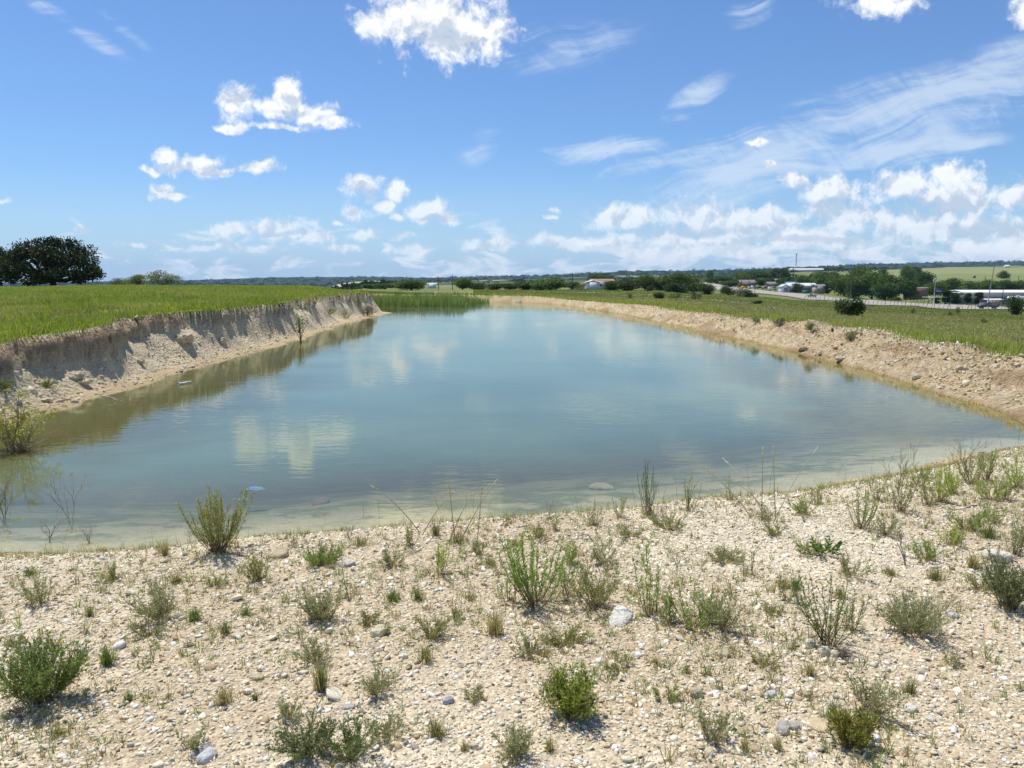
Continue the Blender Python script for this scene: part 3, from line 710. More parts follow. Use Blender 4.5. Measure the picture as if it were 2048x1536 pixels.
def build_rubble():
    mb = MB()
    X, Y = scatter_view(110000, 9, 75, .80, 1.35, 5, umin=.02)
    H, o = land(X, Y, True)
    k = (o['dR'] > .1) & (o['dR'] < 4.2) & (o['edge'] < .15) & (Y > 9.6)
    X, Y, H = X[k], Y[k], H[k]; n = len(X)
    cl = fbm(X * 2, Y * 2, 73, 3)
    S = rng.lognormal(math.log(.013), .5, n).clip(.007, .06) * (.6 + .9 * sstep(.4, .65, cl))
    w = rng.uniform(0, 1, (n, 1))
    c = np.where(w > .72, np.array([.66, .57, .40]), np.array([.54, .41, .24])) * rng.uniform(.7, 1.15, (n, 1))
    mb.stones(np.stack([X, Y, H + S * .1], 1), S, c, sub=ICO0, flat=.75)
    # left bank crumbs
    X, Y = scatter_view(60000, 10, 62, -.15, 1.3, 6, umin=-.80)
    H, o = land(X, Y, True)
    cl = fbm(X * 1.3, Y * 1.3, 74, 3)
    k = (o['dL'] > .05) & (o['dL'] < 3.4) & (o['cliff'] < .5) & (o['edge'] < 0) & (rng.uniform(0, 1, len(X)) < sstep(.35, .7, cl) + .15)
    X, Y, H = X[k], Y[k], H[k]; n = len(X)
    S = rng.lognormal(math.log(.020), .5, n).clip(.008, .09)
    c = np.array([.58, .49, .34]) * rng.uniform(.7, 1.2, (n, 1))
    mb.stones(np.stack([X, Y, H + S * .1], 1), S, c, sub=ICO0, flat=.7)
    # crest of the left bank: broken caprock crumbs
    X, Y = scatter_view(26000, 13, 62, -.15, 1.3, 8, umin=-.80)
    H, o = land(X, Y, True)
    k = (o['edge'] > -.12) & (o['edge'] < .10) & (o['dL'] < 5) & (fbm(X * .5, Y * .5, 76, 2) + .3 * (Y > 30) > .5)
    X, Y, H = X[k], Y[k], H[k]; n = len(X)
    S = rng.lognormal(math.log(.035), .5, n).clip(.015, .12)
    mb.stones(np.stack([X, Y, H + S * .2], 1), S, np.array([.42, .34, .24]) * rng.uniform(.5, 1.4, (n, 1)), sub=ICO0, flat=.6)
    # white limestone spill along the grass edge of the right bank
    X, Y = scatter_view(30000, 12, 40, .74, 1.2, 7, umin=.25)
    H, o = land(X, Y, True)
    k = (o['edge'] > -.15) & (o['edge'] < .35) & (o['dR'] < 6) & (fbm(X * .8, Y * .8, 75, 3) > .48)
    X, Y, H = X[k], Y[k], H[k]; n = len(X)
    S = rng.lognormal(math.log(.018), .45, n).clip(.010, .05)
    mb.stones(np.stack([X, Y, H + S * .2], 1), S, np.array([.72, .68, .58]) * rng.uniform(.8, 1.1, (n, 1)), sub=ICO0, flat=.6)
    tag(mb.build('rubble', M_STONE), 'broken limestone rubble and clods on the pond banks', 'rubble', kind='stuff')
build_gravel(); build_rubble()

# ------------------------------------------------------------------ grass
def build_grass():
    G1 = np.array([.30, .34, .055]); G2 = np.array([.22, .28, .04]); GY = np.array([.42, .38, .08]); TAN = np.array([.42, .34, .17])
    mb = MB()
    X, Y = scatter_view(230000, 12, 118, -.10, 1.75, 11, umin=-.80)
    H, o = land(X, Y, True)
    k = ((o['edge'] > .02 + rng.uniform(-.1, .05, len(X))) & (o['dL'] > 1) & (o['dL'] < 200)) & (rng.uniform(0, 1, len(X)) > .6 * sstep(.55, .7, fbm(X * .8, Y * .8, 80, 3)))
    X, Y, H = X[k], Y[k], H[k]; n = len(X)
    rr = np.hypot(X, Y); patch = fbm(X * .25, Y * .25, 81, 4)[:, None]; r1 = rng.uniform(0, 1, (n, 1))
    c = lerp(G2, G1, np.clip(patch * 1.6 - .3 + .4 * (r1 - .5), 0, 1)); c = np.where(r1 > .86, GY, c); c = lerp(c, np.array([.40, .35, .14]), sstep(.46, .70, fbm(X * .45, Y * .3, 87, 4))[:, None] * .75); c = np.where(r1 > .975, TAN, c)
    hh = rng.uniform(.08, .20, n) * (.6 + .9 * patch[:, 0]) * lerp(.7, 1.15, sstep(.1, 1.2, o['edge'][k]))
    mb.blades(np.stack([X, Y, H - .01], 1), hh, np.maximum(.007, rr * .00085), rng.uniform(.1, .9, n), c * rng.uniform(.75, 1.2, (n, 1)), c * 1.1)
    # right meadow
    X, Y = scatter_view(260000, 12, 330, .82, 1.75, 12, umin=-.05)
    H, o = land(X, Y, True)
    k = (o['edge'] > .0 + rng.uniform(-.12, .05, len(X))) & (np.minimum(o['dR'], o['dF']) > .8) & (o['dN'] > 3) & (Y > 11.5)
    X, Y, H = X[k], Y[k], H[k]; e = np.minimum(o['edge'][k], 3); n = len(X)
    rr = np.hypot(X, Y); patch = fbm(X * .18, Y * .18, 83, 4)[:, None]; r1 = rng.uniform(0, 1, (n, 1))
    near = sstep(2.2, .6, e)[:, None] * sstep(.3, .6, fbm(X * .5, Y * .5, 84, 3))[:, None]
    OL = np.array([.36, .36, .11])
    c = lerp(OL, TAN * .8, sstep(.42, .68, patch) * .75) ; c = lerp(c, np.array([.27, .34, .05]), near)
    c = np.where(r1 > .74, TAN, c); c = np.where(r1 < .10, G2, c)
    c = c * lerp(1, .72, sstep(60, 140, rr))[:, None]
    hh = rng.uniform(.10, .24, n) * (.8 + .6 * near[:, 0])
    keep = rng.uniform(0, 1, n) < lerp(.85, 1, near[:, 0])
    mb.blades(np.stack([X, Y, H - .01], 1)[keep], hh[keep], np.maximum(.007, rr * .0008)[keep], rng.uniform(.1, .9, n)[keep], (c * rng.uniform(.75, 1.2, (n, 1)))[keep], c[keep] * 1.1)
    # pale seed stalks
    for (a, b, u0, u1) in ((13, 60, -.72, -.2), (13, 60, .2, .72)):
        X, Y = scatter_view(1400, a, b, u1, 1.6, 13, umin=u0)
        H, o = land(X, Y, True); k = (o['edge'] > .15)
        X, Y, H = X[k], Y[k], H[k]; n = len(X)
        mb.blades(np.stack([X, Y, H], 1), rng.uniform(.3, .55, n), .006 + .0003 * Y, rng.uniform(.1, .8, n), np.array([.36, .32, .18]) * rng.uniform(.7, 1.1, (n, 1)))
    tag(mb.build('grass', M_GRASS), 'green and straw coloured grass covering the banks and meadow', 'grass', kind='stuff')

def build_reeds():
    mb = MB()
    r = np.random.default_rng(21); n = 5200
    u = r.uniform(-.205, -.03, n); Y = r.uniform(63, 84, n); X = u * Y
    H = land(X, Y)
    f = sstep(-.028, -.075, u)                  # thins out to the right
    hgt = r.uniform(1.1, 1.75, n) * lerp(.55, 1.0, f)
    front = (Y > lerp(74, 65, f) + 2 * (fbm(X * .6, Y * 0, 90, 2) - .5))
    k = front & (H > -2.2) & (r.uniform(0, 1, n) < lerp(.35, 1, f)) & (H < .6)
    X, Y, hgt = X[k], Y[k], hgt[k]; n = len(X)
    z = np.maximum(land(X, Y), WATER - .1); hgt = np.maximum(hgt * .66 - (z - WATER) * .8, .35)
    c = np.array([.21, .27, .09]) * r.uniform(.6, 1.4, (n, 1)); c = np.where(r.uniform(0, 1, (n, 1)) > .8, np.array([.34, .31, .13]), c)
    for s_ in range(2):
        mb.blades(np.stack([X + r.normal(0, .04, n), Y, z], 1), hgt * r.uniform(.7, 1.05, n), .045, r.uniform(.02, .3, n), c, c * 1.25)
    tag(mb.build('reeds', M_GRASS), 'dense green cattail reeds standing in the far corner of the pond', 'reeds', kind='stuff')
build_grass(); build_reeds()

# ------------------------------------------------------------------ small plants
def spread_dirs(n, lean0, lean1):
    th = rng.uniform(0, 2 * math.pi, n); le = rng.uniform(lean0, lean1, n)
    return th, le
def stem_path(base, th, le, L, curve, k=7):
    """a stem that leaves at angle le from vertical and bends back upright by curve"""
    t = np.linspace(0, 1, k); ang = le * (1 - curve * t)
    dx = np.concatenate([[0], np.cumsum(np.sin(ang[:-1]) * L / (k - 1))]); dz = np.concatenate([[0], np.cumsum(np.cos(ang[:-1]) * L / (k - 1))])
    j = rng.normal(0, L * .008, (k, 2)); j[0] = 0
    return np.stack([base[0] + dx * math.cos(th) + j[:, 0], base[1] + dx * math.sin(th) + j[:, 1], base[2] + dz], 1)
def along(p, t):
    k = len(p) - 1; i = np.clip((t * k).astype(int), 0, k - 1); f = t * k - i
    d = p[i + 1] - p[i]; return p[i] + d * f[:, None], d / (np.linalg.norm(d, axis=1)[:, None] + 1e-9)
def leaf_dirs(d, ang):
    n = len(d); r = rng.normal(size=(n, 3)); a = np.cross(d, r); a /= np.linalg.norm(a, axis=1)[:, None] + 1e-9
    ang = np.broadcast_to(ang, (n,))[:, None]
    return d * np.cos(ang) + a * np.sin(ang)
def plant(kind, h, w, nst, leaf, stem, leaf_len=.034, leaf_w=.0040, density=2.4, bare=.2, wild=.15):
    """returns two MB: stems and foliage"""
    S, L = MB(), MB()
    leaf = np.array(leaf); stem = np.array(stem)
    for i in range(nst):
        th = rng.uniform(0, 2 * math.pi); f = math.sqrt(rng.uniform(0, 1))
        le = math.atan2(w * .5 * f, h) * 1.0
        if kind == 'upright':
            ln = h * rng.uniform(.66, 1.06) / max(math.cos(le), .5) * (1 - .2 * f); cv = .75; le2 = le * 1.6
        elif kind == 'herb':
            ln = h * rng.uniform(.55, .95) * (1 + .35 * f); cv = .2; le2 = min(le * 1.3, 1.4)
        else:
            ln = h * rng.uniform(.75, 1.05); cv = .5; le2 = min(le * 1.45, 1.3)
        b = np.array([rng.normal(0, .012), rng.normal(0, .012), -.01]) * (1 + w)
        p = stem_path(b, th, le2, ln, cv)
        r0 = .0028 * (h / .4) ** .5
        S.tube(p, np.linspace(r0, r0 * .35, len(p)), 3, np.linspace(0, 1, len(p))[:, None] * (leaf * .9 - stem) + stem)
        subs = [(p, bare, ln)]
        if kind != 'upright' or rng.uniform() < .2:
            nb = {'herb': 8, 'dense': 10}.get(kind, 3)
            for _ in range(nb):
                t0 = rng.uniform(.25, .95); q, d = along(p, np.array([t0]))
                dd = leaf_dirs(d, rng.uniform(.4, .9))[0]; dd[2] = abs(dd[2]) + .15; dd /= np.linalg.norm(dd)
                l2 = ln * rng.uniform(.18, .38)
                tt = np.linspace(0, 1, 4)[:, None]
                p2 = q[0] + dd * l2 * tt + np.array([0, 0, 1.]) * l2 * .18 * tt ** 2
                S.tube(p2, np.linspace(r0 * .5, r0 * .25, 4), 3, leaf * .7 + stem * .3); subs.append((p2, .1, l2))
        for (pp, br, ll) in subs:
            m = max(3, int(ll / .0085 * density)); t = rng.uniform(br, 1, m) ** .8
            q, d = along(pp, t)
            taper = (1 - .55 * t) * rng.uniform(.6, 1.15, m)
            D = leaf_dirs(d, rng.uniform(.45, 1.0, m)); 
            c = leaf * rng.uniform(.65, 1.35, (m, 1)); c = np.where(rng.uniform(0, 1, (m, 1)) < wild, np.array([.30, .24, .12]) * rng.uniform(.6, 1.2, (m, 1)), c)
            c = c * (1 + .25 * t[:, None])
            L.leaves(q, D, leaf_len * taper, leaf_w * rng.uniform(.7, 1.2, m), c)
    return S, L
def tuft(n, h, w, green, dryc, dryf=.4):
    mb = MB(); n = int(n)
    th = rng.uniform(0, 2 * math.pi, n); rr = np.abs(rng.normal(0, .17 * w, n))
    P_ = np.stack([rr * np.cos(th), rr * np.sin(th), np.full(n, -.004)], 1)
    c = np.where(rng.uniform(0, 1, (n, 1)) < dryf, np.array(dryc), np.array(green)) * rng.uniform(.7, 1.25, (n, 1))
    mb.blades(P_, h * rng.uniform(.35, 1.15, n), .0026, rng.uniform(.05, 1, n) * math.atan2(w * .9, h) * 1.3, c, c * 1.15)
    return mb
GREY = (.34, .35, .19); GREEN = (.25, .34, .075); YG = (.36, .43, .07); DARK = (.17, .23, .06); OLIVE = (.29, .30, .10)
BR = (.20, .14, .085); PALE = (.34, .28, .19); STRAW = (.50, .41, .22); RED = (.24, .13, .08)
def slant(p): return math.hypot(p[1], 0) / 1.0
def px2m(p, px): return px * p[1] / F * 1.03
def grow(name, cat, px, py, wpx, hpx, kind, nst, leaf, stem, label, group=None, **kw):
    p = hit(px, py); h = px2m(p, hpx); w = px2m(p, wpx)
    if kind == 'upright': kw = dict(kw, density=kw.get('density', 1.0) * 1.7); nst = int(nst * 1.35)
    S, L = plant(kind, h, w, nst, leaf, stem, **kw)
    e = empty(name, p, rng.uniform(0, 6.28)); tag(e, label, cat, group)
    S.build('stems', M_STEM, e); L.build('foliage', M_LEAF, e)
    D = tuft(40 + 260 * w, .03 + h * .22, w * 1.5 + .05, STRAW, (.27, .20, .12), .5); D.build('dry_litter', M_LEAF, e)['kind'] = 'stuff'
    return e
ERECT = [
 (1905, 985, 60, 80, 8, YG, BR, 'yellow-green spiky weed just right of the bushy one at the water edge'), (1855, 1010, 50, 60, 7, OLIVE, BR, 'olive spiky weed just left of the yellow-green bushy one'),
 (1975, 960, 60, 75, 9, GREEN, BR, 'tall green weed standing right at the pond corner'), (2010, 1000, 60, 60, 8, GREEN, BR, 'green weed between the pond corner and the right edge'),
 (1755, 1000, 46, 60, 6, OLIVE, PALE, 'sparse olive weed behind the green spikes on the right shore'), (1640, 1010, 50, 45, 6, OLIVE, PALE, 'small olive weed between the straw grass and the right shallows'),
 (1240, 1035, 44, 60, 5, OLIVE, PALE, 'thin olive stems left of the tall wispy weed'), (1110, 1060, 36, 44, 4, OLIVE, PALE, 'short thin stems on the shore right of the four seed stalks'),
 (1340, 1245, 60, 80, 6, GREEN, BR, 'green shoots between the two-plume weed and the broad leafy one'), (1130, 1190, 60, 90, 6, GREEN, BR, 'green shoots crowding the right side of the tall feathery weed'),
 (1020, 1200, 50, 80, 5, GREEN, BR, 'green shoots crowding the left side of the tall feathery weed'), (1700, 1260, 70, 90, 7, OLIVE, BR, 'olive shoots at the right side of the big ragged weed'),
 (438, 1104, 165, 150, 34, OLIVE, BR, 'large brown-stemmed bushy weed at the water edge left of centre', dict(leaf_len=.045, wild=.35)),
 (1068, 1208, 185, 165, 24, GREEN, BR, 'tall bright green feathery weed with many upright shoots, centre foreground', dict(leaf_len=.036, density=1.25, bare=.25, wild=.05)),
 (882, 1152, 75, 85, 9, YG, RED, 'yellow-green upright weed left of the tall feathery one', dict(leaf_len=.03)),
 (820, 1092, 65, 58, 7, OLIVE, BR, 'small dark upright weed on the shore just above the yellow-green one', dict(wild=.4)),
 (1300, 1228, 80, 148, 5, GREEN, BR, 'slender dark green weed with two tall plumes, right of centre', dict(leaf_len=.034, density=1.5, bare=.12, wild=.03)),
 (1385, 1250, 170, 95, 16, GREEN, BR, 'broad green leafy weed at the foot of the two-plumed one', dict(wild=.2)),
 (1655, 1285, 190, 165, 15, (.14, .20, .05), BR, 'big ragged green weed with long thin shoots behind three round stones', dict(wild=.2, leaf_len=.03)),
 (1722, 1056, 85, 105, 11, GREEN, BR, 'clump of straight green spikes on the right shore', dict(leaf_len=.022, density=1.5)),
 (1800, 1022, 80, 85, 11, OLIVE, BR, 'brownish spiky weed between the green spikes and the yellow-green bush', dict(wild=.4)),
 (1880, 1004, 80, 82, 16, YG, BR, 'yellow-green bushy weed at the right water edge', dict(leaf_len=.03)),
 (1940, 968, 90, 80, 14, OLIVE, BR, 'olive shrubby weed at the right-hand pond corner', dict(leaf_len=.035, wild=.3)),
 (2035, 975, 90, 70, 18, YG, BR, 'bright green weed cut by the right edge of the photo near the water', dict()),
 (1376, 1022, 60, 80, 7, OLIVE, BR, 'thin dark spikes at the water edge beside the wispy weed', dict(leaf_len=.018)),
 (1300, 1030, 75, 125, 12, (.17, .23, .10), PALE, 'tall wispy grey-green weed with bare tips at the water edge', dict(leaf_len=.022, density=.35, wild=.3)),
 (1185, 1050, 70, 70, 9, GREY, PALE, 'sparse grey weed on the shore left of the wispy one', dict(density=.4, leaf_len=.02)),
 (700, 1195, 50, 90, 2, OLIVE, BR, 'single leaning stalk rising out of a grey-green herb', dict(leaf_len=.015, density=1.0)),
 (1500, 1150, 40, 70, 3, OLIVE, BR, 'thin two-stemmed weed on open gravel right of centre', dict(leaf_len=.018)),
 (590, 1095, 40, 50, 4, OLIVE, PALE, 'wisp of stems between the large brown weed and the green mat', dict(density=.4)),
 (1985, 1045, 70, 55, 9, GREEN, BR, 'low green weed below the pond corner at the right edge', dict()),
 (2030, 1110, 70, 85, 12, GREY, BR, 'grey-green upright weed at the right edge above the pale block', dict()),
 (1460, 1000, 34, 60, 3, OLIVE, PALE, 'pair of thin stems left of the tall straw grass', dict(density=.5)),
 (1580, 1200, 60, 70, 6, (.14, .20, .06), BR, 'small green weed left of the big ragged one', dict()),
]
for (px, py, w, h, n, lf, st, lab, *kw) in ERECT:
    kw = kw[0] if kw else {}
    grow('upright_weed', 'weed', px, py, w, h, 'upright', n, lf, st, lab, **kw)
HERBS = [
 (1340, 1060, 90, 40, 14, OLIVE, 'low olive herb between the wispy weed and the forked stem'), (1610, 1030, 80, 38, 14, GREEN, 'low green herb between the straw grass and the green spikes'),
 (1770, 1070, 80, 40, 14, GREY, 'grey herb just below the green spikes on the right shore'), (1900, 1090, 70, 44, 14, YG, 'yellowish herb right of the bare twig, higher up the shore'),
 (1960, 1180, 80, 44, 12, OLIVE, 'thin olive herb left of the dark one cut by the right edge'), (1550, 1070, 60, 30, 12, OLIVE, 'tiny olive herb below the tall straw grass'),
 (1260, 1075, 80, 34, 14, GREY, 'dusty grey herb near the water right of the sparse grey weed'), (1070, 1075, 70, 30, 12, OLIVE, 'small olive herb on the shore above the tall feathery weed'),
 (950, 1110, 70, 36, 12, GREY, 'grey herb between the yellow-green weed and the tall feathery one'), (740, 1250, 70, 34, 10, OLIVE, 'olive herb right of the compact grey-green one'),
 (430, 1170, 60, 30, 10, GREEN, 'little green herb below left of the large brown weed'), (230, 1160, 80, 34, 12, OLIVE, 'low olive herb near the damp left shore'),
 (30, 1290, 60, 30, 10, GREY, 'small grey herb at the left edge above the dark bush'), (950, 1400, 60, 30, 10, GREY, 'tiny grey herb left of the bright green round bush'),
 (1530, 1330, 70, 34, 10, OLIVE, 'olive herb on open gravel left of the three round stones'), (1900, 1330, 60, 28, 8, GREY, 'small grey herb on the bare gravel at the right'),
 (1340, 1400, 40, 40, 6, GREEN, 'thin green herb by the pointed brown stone'), (1240, 1340, 90, 36, 12, OLIVE, 'faint olive herb right above the bright green round bush'),
 (1980, 1000, 80, 50, 14, YG, 'yellow-green herb filling the pond corner at the right'), (1840, 975, 70, 46, 12, GREEN, 'green herb behind the yellow-green bushy weed'),
 (80, 1205, 110, 60, 16, GREY, 'pale grey-green herb by the left edge above the dark bush'),
 (320, 1235, 160, 75, 26, GREY, 'wide sparse grey herb on the left gravel'),
 (300, 1270, 90, 45, 10, GREY, 'thin lower clump beneath the wide sparse grey herb'),
 (645, 1128, 110, 45, 40, GREEN, 'low bright green mat of herb near the shore'),
 (515, 1160, 80, 50, 18, OLIVE, 'twiggy olive herb below the large brown weed'),
 (640, 1240, 95, 65, 30, GREY, 'compact grey-green herb with a leaning stalk'),
 (780, 1130, 90, 45, 14, GREY, 'faint grey herb between the green mat and yellow-green weed'),
 (1190, 1215, 120, 80, 22, OLIVE, 'tangled brown and green herb right of the tall feathery weed'),
 (1210, 1130, 70, 50, 12, GREY, 'small grey herb above the tangled brown one'),
 (1130, 1285, 150, 45, 22, OLIVE, 'flat olive herb in front of the embedded pale rock'),
 (1440, 1255, 120, 70, 24, GREY, 'grey twiggy herb right of the broad leafy weed'),
 (1820, 1265, 160, 85, 50, GREY, 'large rounded grey-green herb on the right'),
 (2018, 1215, 110, 100, 40, (.14, .19, .08), 'dark grey-green herb cut by the right edge'),
 (1450, 1122, 110, 40, 26, GREY, 'low grey mat herb right of the two-plumed weed'),
 (1700, 1150, 100, 50, 14, GREY, 'sparse herb between the lobed plant and the bare twig'),
 (1850, 1120, 90, 45, 18, GREEN, 'soft green herb right of the bare twig'),
 (1930, 1060, 90, 50, 16, GREEN, 'feathery green herb on the upper right gravel'),
 (620, 1500, 190, 90, 34, (.15, .20, .09), 'big loose grey-green herb at the bottom edge left of centre'),
 (700, 1520, 120, 80, 24, (.13, .20, .06), 'greener herb touching the bottom edge beside the big loose one'),
 (750, 1385, 100, 60, 18, GREY, 'scrubby grey herb in the centre-left gravel'),
 (625, 1320, 110, 60, 14, GREY, 'thin herb above the straw-footed grass tuft'),
 (580, 1435, 80, 50, 12, GREY, 'small twiggy herb above the big loose one at the bottom'),
 (860, 1280, 110, 55, 14, OLIVE, 'sparse olive herb below the stone with a tuft'),
 (1025, 1515, 110, 70, 22, GREY, 'pale herb at the bottom edge near the centre'),
 (1060, 1310, 90, 50, 14, GREY, 'thin grey herb above the bright green round bush'),
 (780, 1475, 90, 50, 16, GREY, 'twiggy herb near the bottom, right of the big loose one'),
 (1430, 1480, 90, 70, 12, GREY, 'sparse trailing herb at the bottom right of centre'),
 (1740, 1425, 110, 80, 16, GREY, 'airy grey herb above the yellowish bush'),
 (385, 1500, 60, 50, 10, GREY, 'little grey herb near the bottom left'),
 (1620, 1110, 70, 40, 12, GREEN, 'small herb growing behind the lobed plant'),
 (1545, 1225, 60, 22, 14, OLIVE, 'low brownish mat left of the big ragged weed'),
 (1140, 1130, 50, 40, 10, GREEN, 'small green herb right of the tall feathery weed, on the shore'),
]
for (px, py, w, h, n, lf, lab) in HERBS:
    grow('low_herb', 'herb', px, py, w, h, 'herb', n, lf, PALE if lf == GREY else BR, lab, leaf_len=.021, leaf_w=.0036, density=1.9, wild=.32)
for (px, py, w, h, n, lf, st, lab) in [
    (85, 1400, 210, 130, 42, DARK, BR, 'big dark green bush at the left edge of the foreground'),
    (1135, 1432, 130, 95, 42, (.25, .29, .05), BR, 'rounded bright green bush casting a shadow on the gravel'),
    (1705, 1495, 100, 78, 34, (.22, .21, .04), BR, 'yellowish green bush near the bottom right')]:
    grow('round_bush', 'bush', px, py, w, h, 'dense', int(n * 1.1), lf, st, lab, leaf_len=.027, leaf_w=.005, density=1.35, wild=.16)
TUFTS = [(452, 1268, 34, 36, 0), (492, 1230, 32, 24, 0), (447, 1405, 55, 42, 2), (115, 1470, 80, 34, 1), (352, 1165, 44, 26, 1), (180, 1232, 30, 34, 1), (388, 1240, 50, 36, 0),
 (215, 1330, 44, 48, 0), (642, 1380, 46, 90, 1), (852, 1322, 52, 42, 1), (872, 1470, 60, 48, 1), (785, 1202, 56, 34, 0), (940, 1200, 38, 26, 1), (990, 1268, 60, 66, 2), (1090, 1312, 40, 30, 2),
 (1870, 1158, 46, 34, 1), (1592, 1178, 34, 36, 0), (1820, 1385, 40, 40, 1), (1620, 1350, 30, 36, 2), (1945, 1136, 50, 44, 2), (772, 1268, 26, 30, 0), (835, 1200, 28, 34, 0), (910, 1235, 30, 34, 1),
 (1490, 1500, 26, 30, 2), (1680, 1195, 50, 30, 1), (930, 1500, 30, 26, 2), (1310, 1330, 44, 24, 2), (980, 1130, 44, 24, 1), (1555, 1500, 30, 34, 2), (1570, 1175, 60, 30, 2), (720, 1090, 80, 26, 1),
 (1975, 1075, 60, 44, 0), (1780, 1150, 44, 24, 1), (1100, 1500, 26, 34, 2), (258, 1400, 24, 24, 0), (1375, 1345, 20, 18, 1), (510, 1400, 20, 20, 0), (1030, 1090, 50, 20, 1), (330, 1110, 30, 40, 2), (60, 1150, 60, 24, 0)]
TL = ['green grass tuft on pale gravel', 'olive grass tuft with dry blades at its foot', 'dry straw coloured grass tuft on the gravel']
def place_words(px, py):
    marks = [(438, 1100, 'the large brown weed by the water'), (1068, 1200, 'the tall feathery weed'), (1655, 1280, 'the big ragged weed'), (85, 1380, 'the dark bush at the left edge'), (1135, 1425, 'the rounded bright green bush'),
             (640, 1240, 'the compact herb with a leaning stalk'), (320, 1235, 'the wide sparse grey herb'), (1820, 1260, 'the large rounded grey herb'), (620, 1500, 'the big loose herb at the bottom'), (1705, 1490, 'the yellowish bush'), (882, 1150, 'the yellow-green weed'), (1990, 1118, 'the pale block at the right edge')]
    d = sorted(marks, key=lambda m: (m[0] - px) ** 2 + ((m[1] - py) * 1.3) ** 2)[0]
    dx, dy = px - d[0], py - d[1]
    a = 'below' if dy > 45 else 'above' if dy < -45 else ''
    b = 'right of' if dx > 35 else 'left of' if dx < -35 else ''
    q = (a + (' and ' if a and b else '') + b) or 'against'
    return q + ' ' + d[2]
seen = {}
for (px, py, w, h, k) in TUFTS:
    p = hit(px, py); hh, ww = px2m(p, h), px2m(p, w)
    mb = tuft(110 + 80 * (w > 40), hh, ww, [(.17, .25, .05), (.20, .23, .07), (.34, .27, .13)][k], STRAW if k else (.30, .28, .12), [.3, .55, .8][k])
    o = mb.build('grass_tuft', M_LEAF); o.location = p
    lab = ['Green', 'Olive', 'Straw'][k].lower() + ' grass tuft ' + place_words(px, py)
    seen[lab] = seen.get(lab, 0) + 1
    if seen[lab] > 1: lab = lab.replace('grass tuft', ['', '', 'smaller grass tuft', 'third grass tuft', 'fourth grass tuft'][min(seen[lab], 4)])
    tag(o, lab, 'grass tuft', 'grass tufts on the gravel')

# tiny seedlings and dead wisps that nobody could count
def build_sprigs():
    mb = MB()
    X, Y = scatter_view(22000, 2.0, 11.5, .74, .5, 31)
    H, o = land(X, Y, True); cl = fbm(X * 1.1, Y * 1.1, 92, 3)
    k = (o['dN'] > .15) & (o['dL'] > 3) & (H > WATER + .01) & (cl + .12 * sstep(3, 7, Y) > .50 + rng.uniform(-.16, .16, len(X)) - .08 * sstep(4.5, 6.5, Y) - .10 * sstep(.15, .4, X / Y) * sstep(5, 7, Y))
    for x, y, z in zip(X[k], Y[k], H[k]):
        n = rng.integers(5, 16); s = rng.uniform(.018, .06) * (1 + (rng.uniform() < .12))
        g = [np.array(GREY), np.array(GREEN), np.array(STRAW) * .9, np.array(OLIVE), np.array(BR) * 1.3, np.array(STRAW)][rng.integers(0, 6)]
        mb.blades(np.array([x, y, z - .003]) + rng.normal(0, .008, (n, 3)) * np.array([1, 1, 0]), s * rng.uniform(.5, 1.2, n), .0028, rng.uniform(.2, 1.2, n), g * rng.uniform(.7, 1.2, (n, 1)))
    # fringe of thin bare stems standing in the shallows
    X, Y = scatter_view(700, 5, 11.5, .74, .8, 33)
    H, o = land(X, Y, True); k = (np.abs(o['dN'] + .2) < .45) & (o['dL'] ** 2 > 1) & (fbm(X * 1.5, Y * 1.5, 93, 2) > .42)
    X, Y, H = X[k], Y[k], H[k]; n = len(X)
    mb.blades(np.stack([X, Y, H], 1), rng.uniform(.08, .34, n), .0035, rng.uniform(.05, .7, n), np.array([.30, .26, .15]) * rng.uniform(.5, 1.2, (n, 1)))
    # stranded litter and scum along the water line
    X, Y = scatter_view(26000, 5, 12, .74, .8, 35)
    H, o = land(X, Y, True); k = (H > WATER - .01) & (H < WATER + .10 + .05 * fbm(X * 2, Y * 2, 94, 2)) & (o['dN'] < .9) & (o['dL'] > 1) & (fbm(X * 2.5, Y * 2.5, 95, 3) > .47)
    X, Y, H = X[k], Y[k], H[k]; n = len(X)
    mb.blades(np.stack([X, Y, H + .002], 1), rng.uniform(.02, .09, n), .005, rng.uniform(1.2, 1.6, n), np.array([.16, .12, .075]) * rng.uniform(.4, 2.0, (n, 1)))
    tag(mb.build('sprigs', M_LEAF), 'tiny seedlings and dry wisps dotted over the gravel', 'sprigs', kind='stuff')
build_sprigs()

# tall dry grass with seed heads
def dry_grass(px, py, tips, lab, tuftw=90):
    p = hit(px, py); e = empty('seed_grass', p); tag(e, lab, 'dry grass', 'tall dry grasses at the water edge')
    for (tx, ty, lx) in tips:
        d = ray(tx, ty); off = rng.normal(0, .15); Y = p[1] + off
        q = np.array([d[0] / d[1] * Y, Y, CAM_Z + d[2] / d[1] * Y]) - p
        b0 = np.array([rng.normal(0, .05), rng.normal(0, .05), 0])
        t = np.linspace(0, 1, 9)[:, None]
        pth = b0 + (q - b0) * t + np.array([0, 0, 1.]) * .10 * np.linalg.norm(q[:2] - b0[:2]) * np.sin(t * math.pi)
        s = MB(); s.tube(pth, np.linspace(.0032, .0018, 9), 4, np.linspace(.6, 1, 9)[:, None] * np.array([.48, .42, .28])); st = s.build('stalk', M_STEM, e)
        hd = MB(); m = 46; tt = rng.uniform(.86, 1.0, m); pp, dd = along(pth, tt)
        hd.leaves(pp, leaf_dirs(dd, .25), .016, .006, np.array([.72, .68, .56]) * rng.uniform(.8, 1.1, (m, 1))); hd.build('seed_head', M_LEAF, st)
    tuft(130, px2m(p, 42), px2m(p, tuftw), (.20, .20, .08), (.36, .29, .16), .7).build('blades', M_LEAF, e)
